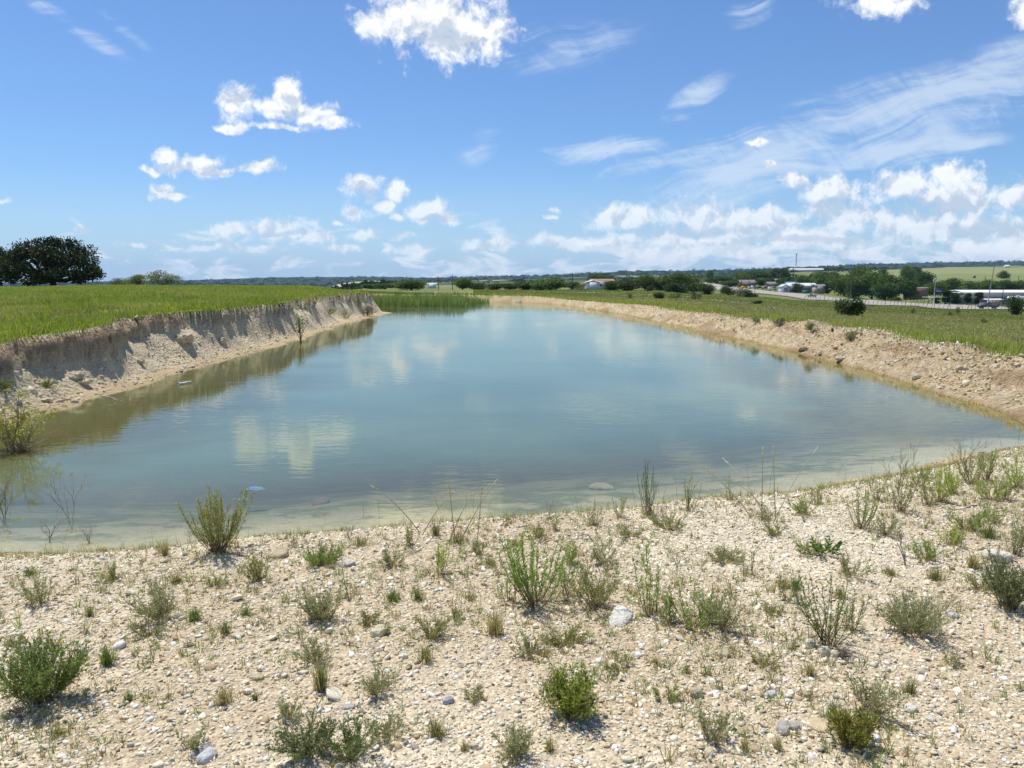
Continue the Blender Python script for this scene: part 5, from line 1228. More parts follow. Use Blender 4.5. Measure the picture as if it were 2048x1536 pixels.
TREES = [  # name kind var px Y top width label
 ('round_tree', 'round', 0, 822, 300, 557, 56, 'rounded dense tree just behind the reeds'), ('field_tree', 'dark', 1, 770, 420, 566, 44, 'low dark tree left of the rounded one behind the reeds'),
 ('field_tree', 'dark', 0, 745, 440, 568, 36, 'small dark tree just beyond the tip of the left bank'), ('round_tree', 'round', 1, 925, 300, 558, 34, 'bright green tree right of the two tall poles'), ('field_tree', 'dark', 2, 955, 300, 565, 42, 'dark low tree next to the bright green one right of the poles'),
 ('field_tree', 'juniper', 0, 990, 290, 566, 40, 'juniper at the left end of the central tree line'), ('field_tree', 'juniper', 1, 1020, 285, 567, 40, 'second juniper of the central tree line'), ('field_tree', 'dark', 0, 1050, 290, 563, 46, 'dark tree left of the broad green one in the central line'),
 ('round_tree', 'round', 2, 1098, 280, 555, 62, 'broad mid-green tree left of the white shed'), ('field_tree', 'juniper', 2, 1075, 270, 570, 26, 'small juniper in front of the broad mid-green tree'), ('round_tree', 'round', 0, 1192, 400, 544, 34, 'tall tree rising behind the white shed'), ('round_tree', 'round', 3, 1216, 400, 551, 30, 'shorter tree right behind the white shed'),
 ('field_tree', 'dark', 1, 1145, 310, 562, 30, 'dark tree between the broad tree and the white shed'), ('grey_bush', 'grey', 0, 1162, 290, 568, 28, 'leafless grey bush left of the white shed'),
 ('field_tree', 'dark', 2, 1228, 280, 561, 40, 'dark tree just right of the white shed'), ('field_tree', 'juniper', 0, 1262, 275, 558, 42, 'wide dark juniper in the middle of the tree line'), ('round_tree', 'round', 1, 1290, 300, 551, 40, 'light green tree behind the small field juniper'),
 ('field_tree', 'juniper', 1, 1300, 262, 570, 14, 'tiny juniper standing before the tree line'), ('field_tree', 'dark', 0, 1322, 300, 562, 34, 'low dark tree left of the biggest tree in the line'), ('round_tree', 'round', 2, 1350, 300, 546, 58, 'biggest tree of the central tree line'),
 ('round_tree', 'round', 3, 1388, 310, 550, 44, 'tree between the biggest one and the road'), ('field_tree', 'juniper', 2, 1362, 268, 567, 40, 'dark juniper at the foot of the biggest tree'), ('field_tree', 'juniper', 0, 1415, 290, 566, 34, 'juniper at the right end of the central tree line'), ('field_tree', 'juniper', 1, 1340, 266, 566, 26, 'juniper left of the one at the foot of the biggest tree'),
 ('hedge_bush', 'juniper', 1, 1457, 290, 573, 26, 'dark round bush at the left end of the roadside thicket'), ('hedge_bush', 'grey', 1, 1478, 285, 574, 28, 'greyish bush in the middle of the roadside thicket'), ('hedge_bush', 'bush', 0, 1500, 280, 579, 34, 'green bush at the right end of the roadside thicket'),
 ('field_tree', 'round', 1, 1418, 700, 541, 14, 'small tree standing alone on the ridge side near the pole'), ('field_tree', 'dark', 2, 1440, 620, 551, 50, 'trees left of the long brown building beyond the road'), ('field_tree', 'dark', 1, 1462, 540, 560, 34, 'dark bush by the white carport beyond the road'),
 ('round_tree', 'round', 0, 1490, 760, 540, 44, 'left one of the wooded clump above the brown-roofed house'), ('round_tree', 'dark', 0, 1515, 760, 539, 44, 'right one of the wooded clump above the brown-roofed house'), ('field_tree', 'dark', 1, 1520, 640, 554, 30, 'tree between the two low houses beyond the road'),
 ('round_tree', 'round', 2, 1545, 900, 536, 22, 'tree on the skyline left of the radio mast'), ('round_tree', 'dark', 2, 1567, 900, 536, 22, 'tree on the skyline right under the radio mast'), ('field_tree', 'round', 3, 1566, 540, 556, 16, 'small tree left of the blue-fronted shed'),
 ('round_tree', 'round', 0, 1608, 520, 548, 34, 'tree behind the white roofed barn'), ('roadside_tree', 'dark', 1, 1594, 470, 565, 20, 'leaning roadside tree in front of the white roofed barn'), ('roadside_tree', 'round', 1, 1568, 475, 569, 12, 'small round shrub before the white shed'),
 ('roadside_tree', 'dark', 2, 1617, 475, 566, 26, 'dark tree covering the right end of the barn'), ('roadside_tree', 'round', 2, 1643, 650, 542, 44, 'tree on the slope behind the beige building'), ('roadside_tree', 'dark', 0, 1660, 660, 543, 30, 'darker tree next to the one behind the beige building'),
 ('roadside_tree', 'dark', 0, 1656, 460, 562, 24, 'dark slim tree right of the beige building'), ('roadside_tree', 'round', 0, 1690, 450, 546, 56, 'large tree at the left end of the big roadside grove'), ('roadside_tree', 'round', 3, 1722, 520, 534, 60, 'tallest tree of the big roadside grove'),
 ('roadside_tree', 'round', 1, 1745, 430, 546, 56, 'lighter green tree in the middle of the big roadside grove'), ('roadside_tree', 'dark', 2, 1712, 430, 558, 40, 'dark low tree in front of the big grove'), ('roadside_tree', 'round', 2, 1785, 420, 548, 54, 'tree of the big grove above the green road sign'),
 ('roadside_tree', 'dark', 1, 1812, 415, 553, 40, 'dark tree left of the brown building'), ('roadside_tree', 'dark', 0, 1770, 400, 566, 40, 'dark undergrowth tree behind the green road sign'), ('roadside_tree', 'bush', 1, 1790, 390, 594, 24, 'low pale bush under the big grove by the road'),
 ('roadside_tree', 'dark', 1, 1848, 520, 540, 30, 'dark tree behind the brown building'), ('roadside_tree', 'round', 1, 1815, 700, 534, 24, 'tree on the skyline above the brown building'), ('roadside_tree', 'dark', 2, 1830, 760, 532, 22, 'dark tree on the skyline right of the white house'),
 ('roadside_tree', 'round', 0, 1870, 460, 560, 40, 'green tree behind the flagpole'), ('roadside_tree', 'round', 2, 1900, 470, 556, 40, 'tree behind the gable end of the grey metal building'), ('roadside_tree', 'round', 3, 1935, 490, 562, 44, 'first tree of the row above the metal roof'),
 ('roadside_tree', 'round', 1, 1970, 490, 561, 44, 'second tree of the row above the metal roof'), ('roadside_tree', 'dark', 0, 2003, 490, 560, 40, 'third tree of the row above the metal roof'), ('roadside_tree', 'round', 0, 2036, 490, 559, 44, 'last tree of the row above the metal roof, at the right edge'),
 ('evergreen_tree', 'cone', 0, 1893, 325, 577, 24, 'dark evergreen right of the flagpole'), ('evergreen_tree', 'cone', 1, 1914, 318, 584, 20, 'leftmost conical evergreen before the grey metal building'), ('evergreen_tree', 'cone', 2, 1936, 316, 583, 12, 'slim conical evergreen before the grey metal building'),
 ('evergreen_tree', 'cone', 0, 1959, 312, 582, 14, 'conical evergreen left of the small white-roofed shed'), ('evergreen_tree', 'cone', 1, 1876, 330, 592, 12, 'small dark evergreen under the hanging sign'),
 ('pasture_tree', 'round', 3, 2005, 800, 542, 20, 'lone round tree on the far pasture'), ('pasture_tree', 'bush', 0, 1947, 850, 551, 6, 'small bush on the far pasture left of the lone tree'), ('pasture_tree', 'dark', 1, 1765, 1000, 537, 14, 'tree at the left rim of the far pasture'),
 ('field_juniper', 'juniper', 2, 1703, 66, 597, 52, 'stout juniper bush standing alone in the meadow beyond the right bank'), ('field_juniper', 'juniper', 0, 2036, 150, 590, 32, 'dark juniper at the right edge of the meadow'),
 ('meadow_shrub', 'juniper', 1, 1515, 120, 601, 18, 'small dark shrub in the meadow below the roadside thicket'), ('meadow_shrub', 'juniper', 0, 1318, 110, 584, 20, 'upright meadow shrub, second from the left beyond the right bank'), ('meadow_shrub', 'airy', 2, 1260, 105, 586, 10, 'tiny meadow shrub nearest the far pond corner'),
 ('meadow_shrub', 'airy', 1, 1352, 120, 585, 26, 'spreading meadow shrub below the biggest tree'), ('meadow_shrub', 'grey', 1, 1392, 130, 582, 24, 'grey twiggy meadow shrub right of the spreading one'), ('meadow_shrub', 'airy', 1, 1830, 110, 616, 10, 'tiny dark shrub in the meadow below the fence'),
 ('meadow_shrub', 'airy', 0, 1904, 95, 621, 9, 'tiny dark shrub in the meadow below the fence, left of the pair'), ('meadow_shrub', 'airy', 2, 1919, 140, 614, 9, 'tiny shrub beside the fence line'), ('meadow_shrub', 'airy', 0, 1973, 60, 636, 11, 'dead-looking dark shrub in the right meadow'),
 ('bank_shrub', 'airy', 0, 1512, 648, 638, 14, 'dark green shrub on the rim of the right bank'), ('bank_shrub', 'grey', 0, 1560, 652, 642, 22, 'brownish weed clump on the rim of the right bank'), ('bank_shrub', 'airy', 1, 1622, 664, 652, 22, 'green clump spilling over the right bank rim'),
 ('bank_shrub', 'airy', 2, 1700, 682, 664, 26, 'bright clump spilling over the rim below the meadow juniper'), ('bank_shrub', 'grey', 0, 735, 632, 612, 30, 'pale shrub on the tip of the left bank'),
]
for (nm, kd, i, px, Y, top, w, lab) in TREES:
    g = {'round_tree': 'trees of the far tree lines', 'field_tree': 'trees of the far tree lines', 'roadside_tree': 'trees along the road', 'evergreen_tree': 'evergreens by the metal building', 'meadow_shrub': 'shrubs in the meadow', 'bank_shrub': 'shrubs on the bank rims', 'hedge_bush': 'thicket by the road'}.get(nm)
    tree(nm, kd, i, px, Y, top, w, lab, g, 'shrub' if ('shrub' in nm or 'bush' in nm or 'juniper' in nm) else 'tree', sink=.02 if Y < 60 else .1)
# weeds on the left bank
for (px, py, w, h, lab) in [(8, 782, 50, 26, 'green weed at the left edge on the talus'), (95, 775, 60, 22, 'thin grey weed left of the broken brown boulder'), (690, 635, 60, 20, 'scrub at the foot of the far left bank'), (715, 612, 40, 22, 'green weed near the tip of the left bank'), (660, 628, 40, 16, 'weed on the talus behind the sapling')]:
    grow('bank_weed', 'weed', px, py, w, h, 'herb', 22, (.15, .20, .06), BR, lab, leaf_len=.05, leaf_w=.012, density=.4)

def build_woods():
    """far-off woodland that reads as one mass"""
    r = np.random.default_rng(77); mb = MB(); n = 5200
    Y = np.exp(r.uniform(math.log(560), math.log(6800), n)); u = r.uniform(-.72, .74, n); X = u * Y; rr = np.hypot(X, Y)
    H = land(X, Y)
    wn = fbm(X / 220, Y / 420, 95, 3)
    past = (u > .47) & (Y > 600) & (Y < 1900)
    road = np.abs(u - np.interp(Y, [a[1] for a in ROAD], [u_at(a[0]) for a in ROAD])) < .03
    k = (wn + .22 * sstep(1500, 4500, Y) > .52) & (~(past & (r.uniform(0, 1, n) > .0))) & ~(road & (Y < 900)) & ~((np.abs(u + .185) < .05) & (Y > 1300) & (Y < 2700))
    X, Y, H, rr = X[k], Y[k], H[k], rr[k]; n = len(X); m = 34
    s = r.uniform(2.2, 4.2, n) * (1 + Y / 5000)
    d = r.normal(size=(n, m, 3)); d /= np.linalg.norm(d, axis=2)[:, :, None]; d[:, :, 2] = np.abs(d[:, :, 2])
    P_ = np.stack([X, Y, H], 1)[:, None] + d * (s[:, None] * r.uniform(.55, 1.1, (n, m)))[:, :, None] * [1.5, 1.2, 1.0]
    c = np.array([.036, .062, .024]) * r.uniform(.7, 1.35, (n, 1, 1)) * r.uniform(.8, 1.2, (n, m, 1))
    mb.leaves(P_.reshape(-1, 3), d.reshape(-1, 3), np.repeat(s * .7, m), np.repeat(s * .6, m), c.reshape(-1, 3))
    tag(mb.build('woods', M_CROWN), 'dark woodland scattered over the far country and ridges', 'woods', kind='stuff')
build_woods()

# ------------------------------------------------------------------ road
def build_road():
    near = []; far = []
    Ys = [a[1] for a in ROAD]; us = [u_at(a[0]) for a in ROAD]
    P0 = np.array([(u * y, y) for u, y in zip(us, Ys)]); t = np.linspace(0, len(P0) - 1, 240)
    c = np.stack([np.interp(t, range(len(P0)), P0[:, 0]), np.interp(t, range(len(P0)), P0[:, 1])], 1)
    ker = np.ones(25) / 25; cp = np.pad(c, ((12, 12), (0, 0)), 'reflect', reflect_type='odd'); c = np.stack([np.convolve(cp[:, i], ker, 'valid') for i in (0, 1)], 1)
    d = np.gradient(c, axis=0); d /= np.linalg.norm(d, axis=1)[:, None]; nrm = np.stack([d[:, 1], -d[:, 0]], 1)
    # from the near verge to the far verge
    def strip(a, b, k, dz, name, mat, kind='structure'):
        ts = np.linspace(a, b, k); pts = c[:, None] + nrm[:, None] * ts[None, :, None]
        z = land(pts[..., 0], pts[..., 1])
        z = (z + land(pts[..., 0] + 3, pts[..., 1]) + land(pts[..., 0], pts[..., 1] + 3)) / 3 + dz
        v = np.concatenate([pts, z[..., None]], -1).reshape(-1, 3); i = np.arange(239)[:, None] * k; j = np.arange(k - 1)[None]
        o = make_mesh(name, v, np.stack([i + j, i + j + 1, i + k + j + 1, i + k + j], -1).reshape(-1, 4), None, None, mat, smooth=True); tag(o, kind=kind); return o
    strip(-14, 14, 9, .30, 'road_shoulder', mat_plain('shoulder', (.38, .32, .23), .95, var=.2, nscale=.3))
    strip(-11, 11, 9, .36, 'road', mat_plain('asphalt', (.36, .32, .28), .9, var=.10, nscale=.15))
    for off in (-10.4, -.3, .3, 10.4):
        strip(off - .09, off + .09, 2, .375, 'road_line', mat_plain('road_paint', (.62, .52, .18) if abs(off) < 1 else (.75, .74, .70), .7))
    return c, nrm
RC, RN = build_road()

# ------------------------------------------------------------------ buildings
M = {}
def mp(name, col, **kw):
    if name not in M: M[name] = mat_plain(name, col, **kw)
    return M[name]
def box(name, x0, x1, y0, y1, z0, z1, mat, parent=None):
    mb = MB(); mb.box(x0, x1, y0, y1, z0, z1); return mb.build(name, mat, parent)
def gable(name, w, d, z, rise, mat, parent, over=.4, axis='x', th=.18):
    """gabled roof with thickness; ridge along axis"""
    mb = MB(); hx, hy = w / 2 + over, d / 2 + over
    def pr(a, b, c_): return (a, b, c_) if axis == 'x' else (b, a, c_)
    L_, Sx = (hx, hy) if axis == 'x' else (hy, hx)
    v = []
    for s_ in (-L_, L_):
        for (q, zz) in ((-Sx, z), (0, z + rise), (Sx, z), (Sx, z + th), (0, z + rise + th), (-Sx, z + th)): v.append(pr(s_, q, zz))
    f = [(0, 1, 4, 5), (1, 2, 3, 4), (6, 7, 10, 11), (7, 8, 9, 10), (5, 4, 10, 11), (4, 3, 9, 10), (0, 1, 7, 6), (1, 2, 8, 7), (0, 5, 11, 6), (2, 3, 9, 8)]
    mb.add(v, f); return mb.build(name, mat, parent)
def house(name, px, Y, w, d, h, rise, wall, roof, label, rz=0., axis='x', doors=(), wins=(), cat='building', dz=0., group=None, windows_side='-y'):
    p = at(px, Y, dz); e = empty(name, p, rz); tag(e, label, cat, group)
    mb = MB(); mb.box(-w / 2, w / 2, -d / 2, d / 2, -1.5, h)
    if rise:
        if axis == 'x': mb.add([(-w / 2, -d / 2, h), (-w / 2, d / 2, h), (-w / 2, 0, h + rise * .97), (w / 2, -d / 2, h), (w / 2, d / 2, h), (w / 2, 0, h + rise * .97)], t=[(0, 2, 1), (3, 4, 5)])
        else: mb.add([(-w / 2, -d / 2, h), (w / 2, -d / 2, h), (0, -d / 2, h + rise * .97), (-w / 2, d / 2, h), (w / 2, d / 2, h), (0, d / 2, h + rise * .97)], t=[(0, 1, 2), (3, 5, 4)])
    mb.build('wall', wall, e)
    if rise: gable('roof', w, d, h, rise, roof, e, axis=axis)
    else: box('roof', -w / 2 - .2, w / 2 + .2, -d / 2 - .2, d / 2 + .2, h, h + .35, roof, e)
    for (x, ww, hh) in doors: box('door', x - ww / 2, x + ww / 2, -d / 2 - .08, -d / 2 - .003, 0, hh, mp('door_paint', (.30, .28, .26)), e)
    for (x, z, ww, hh) in wins:
        f = box('window', x - ww / 2, x + ww / 2, -d / 2 - .06, -d / 2 - .003, z, z + hh, mp('window_frame', (.6, .6, .58)), e)
        box('pane', x - ww / 2 + .08, x + ww / 2 - .08, -d / 2 - .075, -d / 2 - .062, z + .08, z + hh - .08, mp('window_glass', (.04, .05, .06), rough=.1, spec=.8), f)
    return e
WHT = mp('white_metal', (.74, .75, .76), rough=.45); GRY = mp('grey_metal', (.20, .21, .22), rough=.5); BRN = mp('brown_brick', (.22, .15, .11)); SHG = mp('brown_shingle', (.20, .17, .15)); BEI = mp('beige_wall', (.42, .36, .29)); CON = mp('pale_wall', (.50, .48, .44)); RST = mp('rust_roof', (.38, .20, .13)); BLU = mp('blue_trim', (.16, .30, .50))
house('shed', 1185, 330, 5.5, 7, 2.6, .9, WHT, WHT, 'small white gabled shed left of the red-roofed white building', dz=.5, axis='y')
house('long_building', 1203, 345, 10, 8, 3.2, .8, CON, RST, 'long white building with a rusty red roof behind the central tree line', dz=.6, doors=[(2, 1.2, 2.1)], wins=[(-4, 1, 1.4, 1), (-1, 1, 1.4, 1)])
house('school_building', 1460, 820, 17, 12, 4.5, 0, BRN, mp('pale_roof', (.52, .50, .47)), 'long flat-roofed brown building on the slope beyond the road', wins=[(-6, 1.5, 3, 1.4), (0, 1.5, 3, 1.4), (6, 1.5, 3, 1.4)], dz=1)
house('ranch_house', 1493, 560, 11, 8, 2.7, 1.9, BRN, SHG, 'brown hip-roofed house beyond the road, left of the pair', dz=.8, wins=[(-3, 1, 1.6, 1.1), (3, 1, 1.6, 1.1)], doors=[(0, 1, 2.1)])
house('ranch_house', 1541, 560, 6.5, 6, 2.4, 1.4, BRN, SHG, 'smaller brown-roofed house beyond the road, right of the pair', dz=.6, wins=[(-1.5, 1, 1.2, 1)], doors=[(1, 1, 2.1)])
house('flat_building', 1557, 780, 12, 8, 3.4, 0, CON, GRY, 'grey flat-roofed building on the slope above the houses', dz=1.0, wins=[(-3, 1.2, 1.6, 1), (3, 1.2, 1.6, 1)])
house('metal_shed', 1583, 520, 6.6, 6, 3.6, .5, WHT, BLU, 'white metal shed with blue trim behind the barn', dz=1.5, wins=[(-1.6, 1.2, 1.2, 1.2), (1.6, 1.2, 1.2, 1.2)])
house('barn', 1600, 475, 17, 10, 3.2, 1.5, GRY, WHT, 'grey barn with a long bright white metal roof beyond the road', dz=.9, axis='x', doors=[(-3, 2.6, 2.6)])
house('garage_shed', 1568, 455, 4.4, 6, 2.4, 1.4, WHT, WHT, 'small white gabled shed at the left end of the barn', dz=1.1, axis='y', doors=[(0, 2, 2)])
house('beige_building', 1637, 455, 5.2, 6, 4.2, .6, BEI, GRY, 'plain beige building partly hidden by trees right of the barn', dz=.3, wins=[(-1, 1.4, .9, 1)])
house('brown_building', 1832, 425, 9.5, 8, 4.7, .3, mp('brown_siding', (.23, .15, .11)), SHG, 'plain brown boxy building right of the big grove', dz=1.3)
house('white_house', 1819, 840, 7, 5, 3, 1.6, WHT, WHT, 'tiny white house on the skyline above the brown building', dz=2)
house('metal_building', 2000, 350, 40, 16, 4.6, .9, GRY, WHT, 'long grey metal building with a white roof beyond the fence', dz=.6, wins=[(-7, 1.6, 1.2, 1), (9, 1.6, 1.2, 1)], doors=[(-12, 1.2, 2.2), (14, 3.4, 3.4)])
house('entry_wing', 1915, 338, 6.4, 6, 3.6, .9, GRY, WHT, 'white-gabled entry wing at the left end of the metal building', dz=.5, axis='y', doors=[(0, 1.8, 2.3)])
house('small_shed', 1983, 318, 7.0, 4, 2.1, .25, BEI, WHT, 'low shed with a white roof between evergreen and light pole', dz=.1, axis='x')
house('farm_shed', 864, 560, 6, 5, 2.4, .6, WHT, WHT, 'distant white shed between the rounded tree and the tall poles', dz=.8)
house('hill_house', 1120, 2000, 22, 10, 5, 2, mp('tan_wall', (.5, .44, .34)), SHG, 'pale house on a bare cut below the ridge', dz=1)
house('hill_house', 1300, 1800, 16, 10, 5, 2, CON, SHG, 'pale house below the ridge above the tree line centre', dz=1)
house('hill_house', 2010, 1500, 8, 6, 3, 1.2, WHT, WHT, 'tiny white house at the top rim of the far pasture', dz=1)
def greenhouse():
    p = at(1610, 1500, 1.5); e = empty('greenhouse_row', p); tag(e, 'long low white roof on the skyline below the radio mast', 'building'); box('wall', -32, 32, -6, 6, -3, 2.6, CON, e); gable('roof', 64, 12, 2.6, 2.0, WHT, e)
greenhouse()
def carport(px, Y, w, label, roofm, zc=2.6):
    p = at(px, Y, .3); e = empty('carport', p); tag(e, label, 'carport'); box('roof', -w / 2, w / 2, -2.5, 2.5, zc, zc + .18, roofm, e)
    for sx in (-1, 1):
        for sy in (-1, 1): m = MB(); m.tube([(sx * (w / 2 - .3), sy * 2.2, -1), (sx * (w / 2 - .3), sy * 2.2, zc - .003)], .07, 6); m.build('post', GRY, e)
carport(1446, 560, 5, 'open white-roofed carport beyond the road on the left', WHT)
carport(1871, 322, 8, 'open carport with a grey roof behind the flagpole', mp('pale_roof', (.52, .50, .47)), 2.8)

# ------------------------------------------------------------------ poles, signs and fence
WOOD = mp('pole_wood', (.11, .085, .065), var=.2); STEEL = mp('galvanised_steel', (.33, .34, .35), rough=.4, metal=.6)
def pole(px, Y, top, label, arm=1.8, r=.15, lean=0., mat=None, group='utility poles'):
    p = at(px, Y, -.5); h = zrow(top, Y) - p[2]; e = empty('utility_pole', p); tag(e, label, 'utility pole', group)
    m = MB(); m.tube([(0, 0, 0), (lean * h * .5, 0, h * .5), (lean * h, 0, h)], [r * 1.2, r, r * .8], 7); m.build('post', mat or WOOD, e)
    if arm:
        m = MB(); m.box(-arm / 2 + lean * h, arm / 2 + lean * h, -.06, .06, h - .9, h - .75); ca = m.build('crossarm', WOOD, e)
        for x in (-arm * .42, 0, arm * .42): m = MB(); m.tube([(x + lean * h, 0, h - .747), (x + lean * h, 0, h - .55)], .05, 6); m.build('insulator', STEEL, ca)
for a in [(877, 330, 552, 'left one of two tall poles behind the reeds'), (905, 320, 549, 'right one of two tall poles behind the reeds'), (528, 600, 559, 'tiny pole on the horizon over the left grass rise'), (1145, 330, 545, 'pole above the trees left of the white shed'),
          (1236, 430, 551, 'thin pole right of the white shed'), (1387, 420, 535, 'tall pole with crossarm right of the biggest tree'), (1422, 500, 547, 'thin pole left of the flat-roofed brown building'), (1459, 640, 536, 'pole rising before the flat-roofed brown building'),
          (1483, 520, 557, 'short pole left of the parked vehicles'), (1498, 500, 555, 'pole by the brown-roofed house'), (1510, 430, 550, 'pole behind the roadside thicket'), (1532, 500, 555, 'pole in front of the smaller brown-roofed house'), (1552, 450, 543, 'tall pole left of the white shed and barn'),
          (1622, 430, 560, 'pole beside the passing car'), (1702, 380, 541, 'tall dark pole in front of the roadside grove'), (1780, 1500, 531, 'small pole on the distant pasture'), (2007, 300, 571, 'dark pole left of the white camper'), (2036, 600, 552, 'pole at the foot of the pasture near the right edge'), (2017, 600, 553, 'pole at the foot of the pasture, second from the right edge'), (1969, 640, 553, 'short pole on the lower pasture')]:
    pole(a[0], a[1], a[2], a[3], arm=1.8 if a[1] < 900 else 0, r=.15 if a[1] < 500 else .2)
def light_pole():
    p = at(1977, 300, -.3); h = zrow(533, 300) - p[2]; e = empty('street_lamp', p); tag(e, 'tall grey street lamp leaning slightly before the metal building', 'street lamp')
    m = MB(); m.tube([(0, 0, 0), (.8, 0, h * .5), (1.6, 0, h)], [.22, .18, .13], 8); m.build('post', STEEL, e)
    m = MB(); m.tube([(1.6, 0, h - .1), (2.3, 0, h + .1), (2.7, 0, h + .05)], .07, 6); a = m.build('arm', STEEL, e)
    m = MB(); m.box(2.5, 3.3, -.18, .18, h - .08, h + .1); m.build('lamp_head', WHT, a)
light_pole()
def flagpole():
    Y = 318; p = at(1870, Y, 0); h = zrow(555, Y) - p[2]; e = empty('flagpole', p); tag(e, 'white flagpole with a drooping pale flag before the metal building', 'flagpole')
    m = MB(); m.tube([(0, 0, 0), (0, 0, h)], [.11, .07], 8); m.build('pole', WHT, e)
    m = MB(); t = np.linspace(0, 1, 7); v = []
    for q in t: v += [(-.1 - .9 * q, .12 * math.sin(q * 7), h - .15 - .9 * q), (-.05 - .55 * q, .12 * math.sin(q * 7), h - 1.3 - .75 * q)]
    m.add(v, [(2 * i, 2 * i + 1, 2 * i + 3, 2 * i + 2) for i in range(6)]); fl = m.build('flag', WHT, e); md = fl.modifiers.new('thick', 'SOLIDIFY'); md.thickness = .03
    m = MB(); m.box(-.1 - .45, -.1 - .2, -.16, -.1, h - 1.6, h - .6); m.build('flag_band', mp('flag_blue', (.03, .05, .15)), fl)
flagpole()
def hanging_sign():
    Y = 316; p = at(1869, Y - 3, 0); z0 = zrow(585, Y) - p[2]; z1 = zrow(577, Y) - p[2]; e = empty('roadside_sign', p); tag(e, 'dark blue sign board on a post beside the flagpole', 'sign')
    m = MB(); m.tube([(0, 0, 0), (0, 0, z1 + .2)], .09, 6); m.build('post', STEEL, e)
    b = box('board', .2, 3.8, -.1, .1, z0, z1, mp('sign_blue', (.02, .045, .09)), e); box('stripe', .5, 3.3, -.13, -.103, z0 + .45, z0 + .75, mp('sign_pale', (.35, .42, .5)), b)
hanging_sign()
def street_sign():
    Y = 390; p = at(1755, Y, 0); e = empty('street_sign', p); tag(e, 'green street name sign on a thin post under the grove', 'sign'); z = zrow(586, Y) - p[2]
    m = MB(); m.tube([(0, 0, 0), (0, 0, z + .1)], .06, 6); m.build('post', STEEL, e); box('plate', -1.0, 1.0, -.05, .05, z - .55, z, mp('sign_green', (.01, .20, .10)), e)
street_sign()
def green_tank():
    p = at(1612, 455, 0); e = MB(); e.box(-1.6, 1.6, -1, 1, -.5, 1.6); o = e.build('waste_container', mp('container_green', (.01, .22, .12)), None); o.location = p; tag(o, 'green waste container under the trees in front of the barn', 'container')
green_tank()
def radio_mast():
    Y = 2600; p = at(1590, Y, -2); h = zrow(509, Y) - p[2]; e = empty('radio_mast', p); tag(e, 'thin radio mast rising above the skyline', 'mast')
    m = MB()
    for a in range(3):
        x, y = 1.3 * math.cos(a * 2.094), 1.3 * math.sin(a * 2.094); m.tube([(x, y, 0), (x * .7, y * .7, h)], .35, 5)
    k = 26
    for i in range(k):
        for a in range(3):
            b = (a + 1) % 3; f0, f1 = 1 - .3 * i / k, 1 - .3 * (i + 1) / k
            m.tube([(1.3 * f0 * math.cos(a * 2.094), 1.3 * f0 * math.sin(a * 2.094), h * i / k), (1.3 * f1 * math.cos(b * 2.094), 1.3 * f1 * math.sin(b * 2.094), h * (i + 1) / k)], .18, 4)
    m.build('lattice', mp('mast_steel', (.16, .17, .19)), e); box('antenna', -2.2, 2.2, -2.2, 2.2, h, h + 3, mp('mast_steel', (.16, .17, .19)), e)
radio_mast()
def fences():
    POSTM = mp('fence_post', (.16, .13, .10), var=.2); e = empty('wire_fence', at(1800, 300)); tag(e, 'leaning wooden post and wire fence along the near side of the road', 'fence')
    org = np.array(e.location); pts = []
    for px in np.arange(1606, 2046, 8.3):
        px += rng.uniform(-2, 2); Y = np.interp(px, [1600, 1750, 1900, 2048], [372, 308, 262, 230]); pts.append(at(px, Y))
    tops = []
    for i, p in enumerate(pts):
        q = p - org; ln = rng.normal(.28, .25); hh = rng.uniform(1.6, 2.3) * (1.25 if i % 5 == 0 else 1); m = MB(); tp = q + np.array([ln * hh * .9, 0, hh]); m.tube([q - [0, 0, .3], (q + tp) / 2, tp], .07 if i % 5 else .12, 5); m.build('post', POSTM, e); tops.append((q, tp))
    for f in (.45, .7, .92):
        m = MB(); m.tube([a + (b - a) * f for a, b in tops], .018, 4); m.build('wire', STEEL, e)
    PIPE = mp('fence_pipe', (.03, .03, .03)); e = empty('pipe_fence', at(1930, 300)); tag(e, 'dark steel pipe fence on the far side of the road before the metal building', 'fence'); org = np.array(e.location)
    pts = [at(px, np.interp(px, [1820, 1900, 2060], [362, 326, 292])) - org for px in np.linspace(1822, 2060, 34)]
    for p in pts: m = MB(); m.tube([p - [0, 0, .3], p + [0, 0, 2.4]], .07, 6); m.build('post', PIPE, e)
    for z in (.7, 1.5, 2.35): m = MB(); m.tube([p + [0, 0, z] for p in pts], .055, 5); m.build('rail', PIPE, e)
fences()

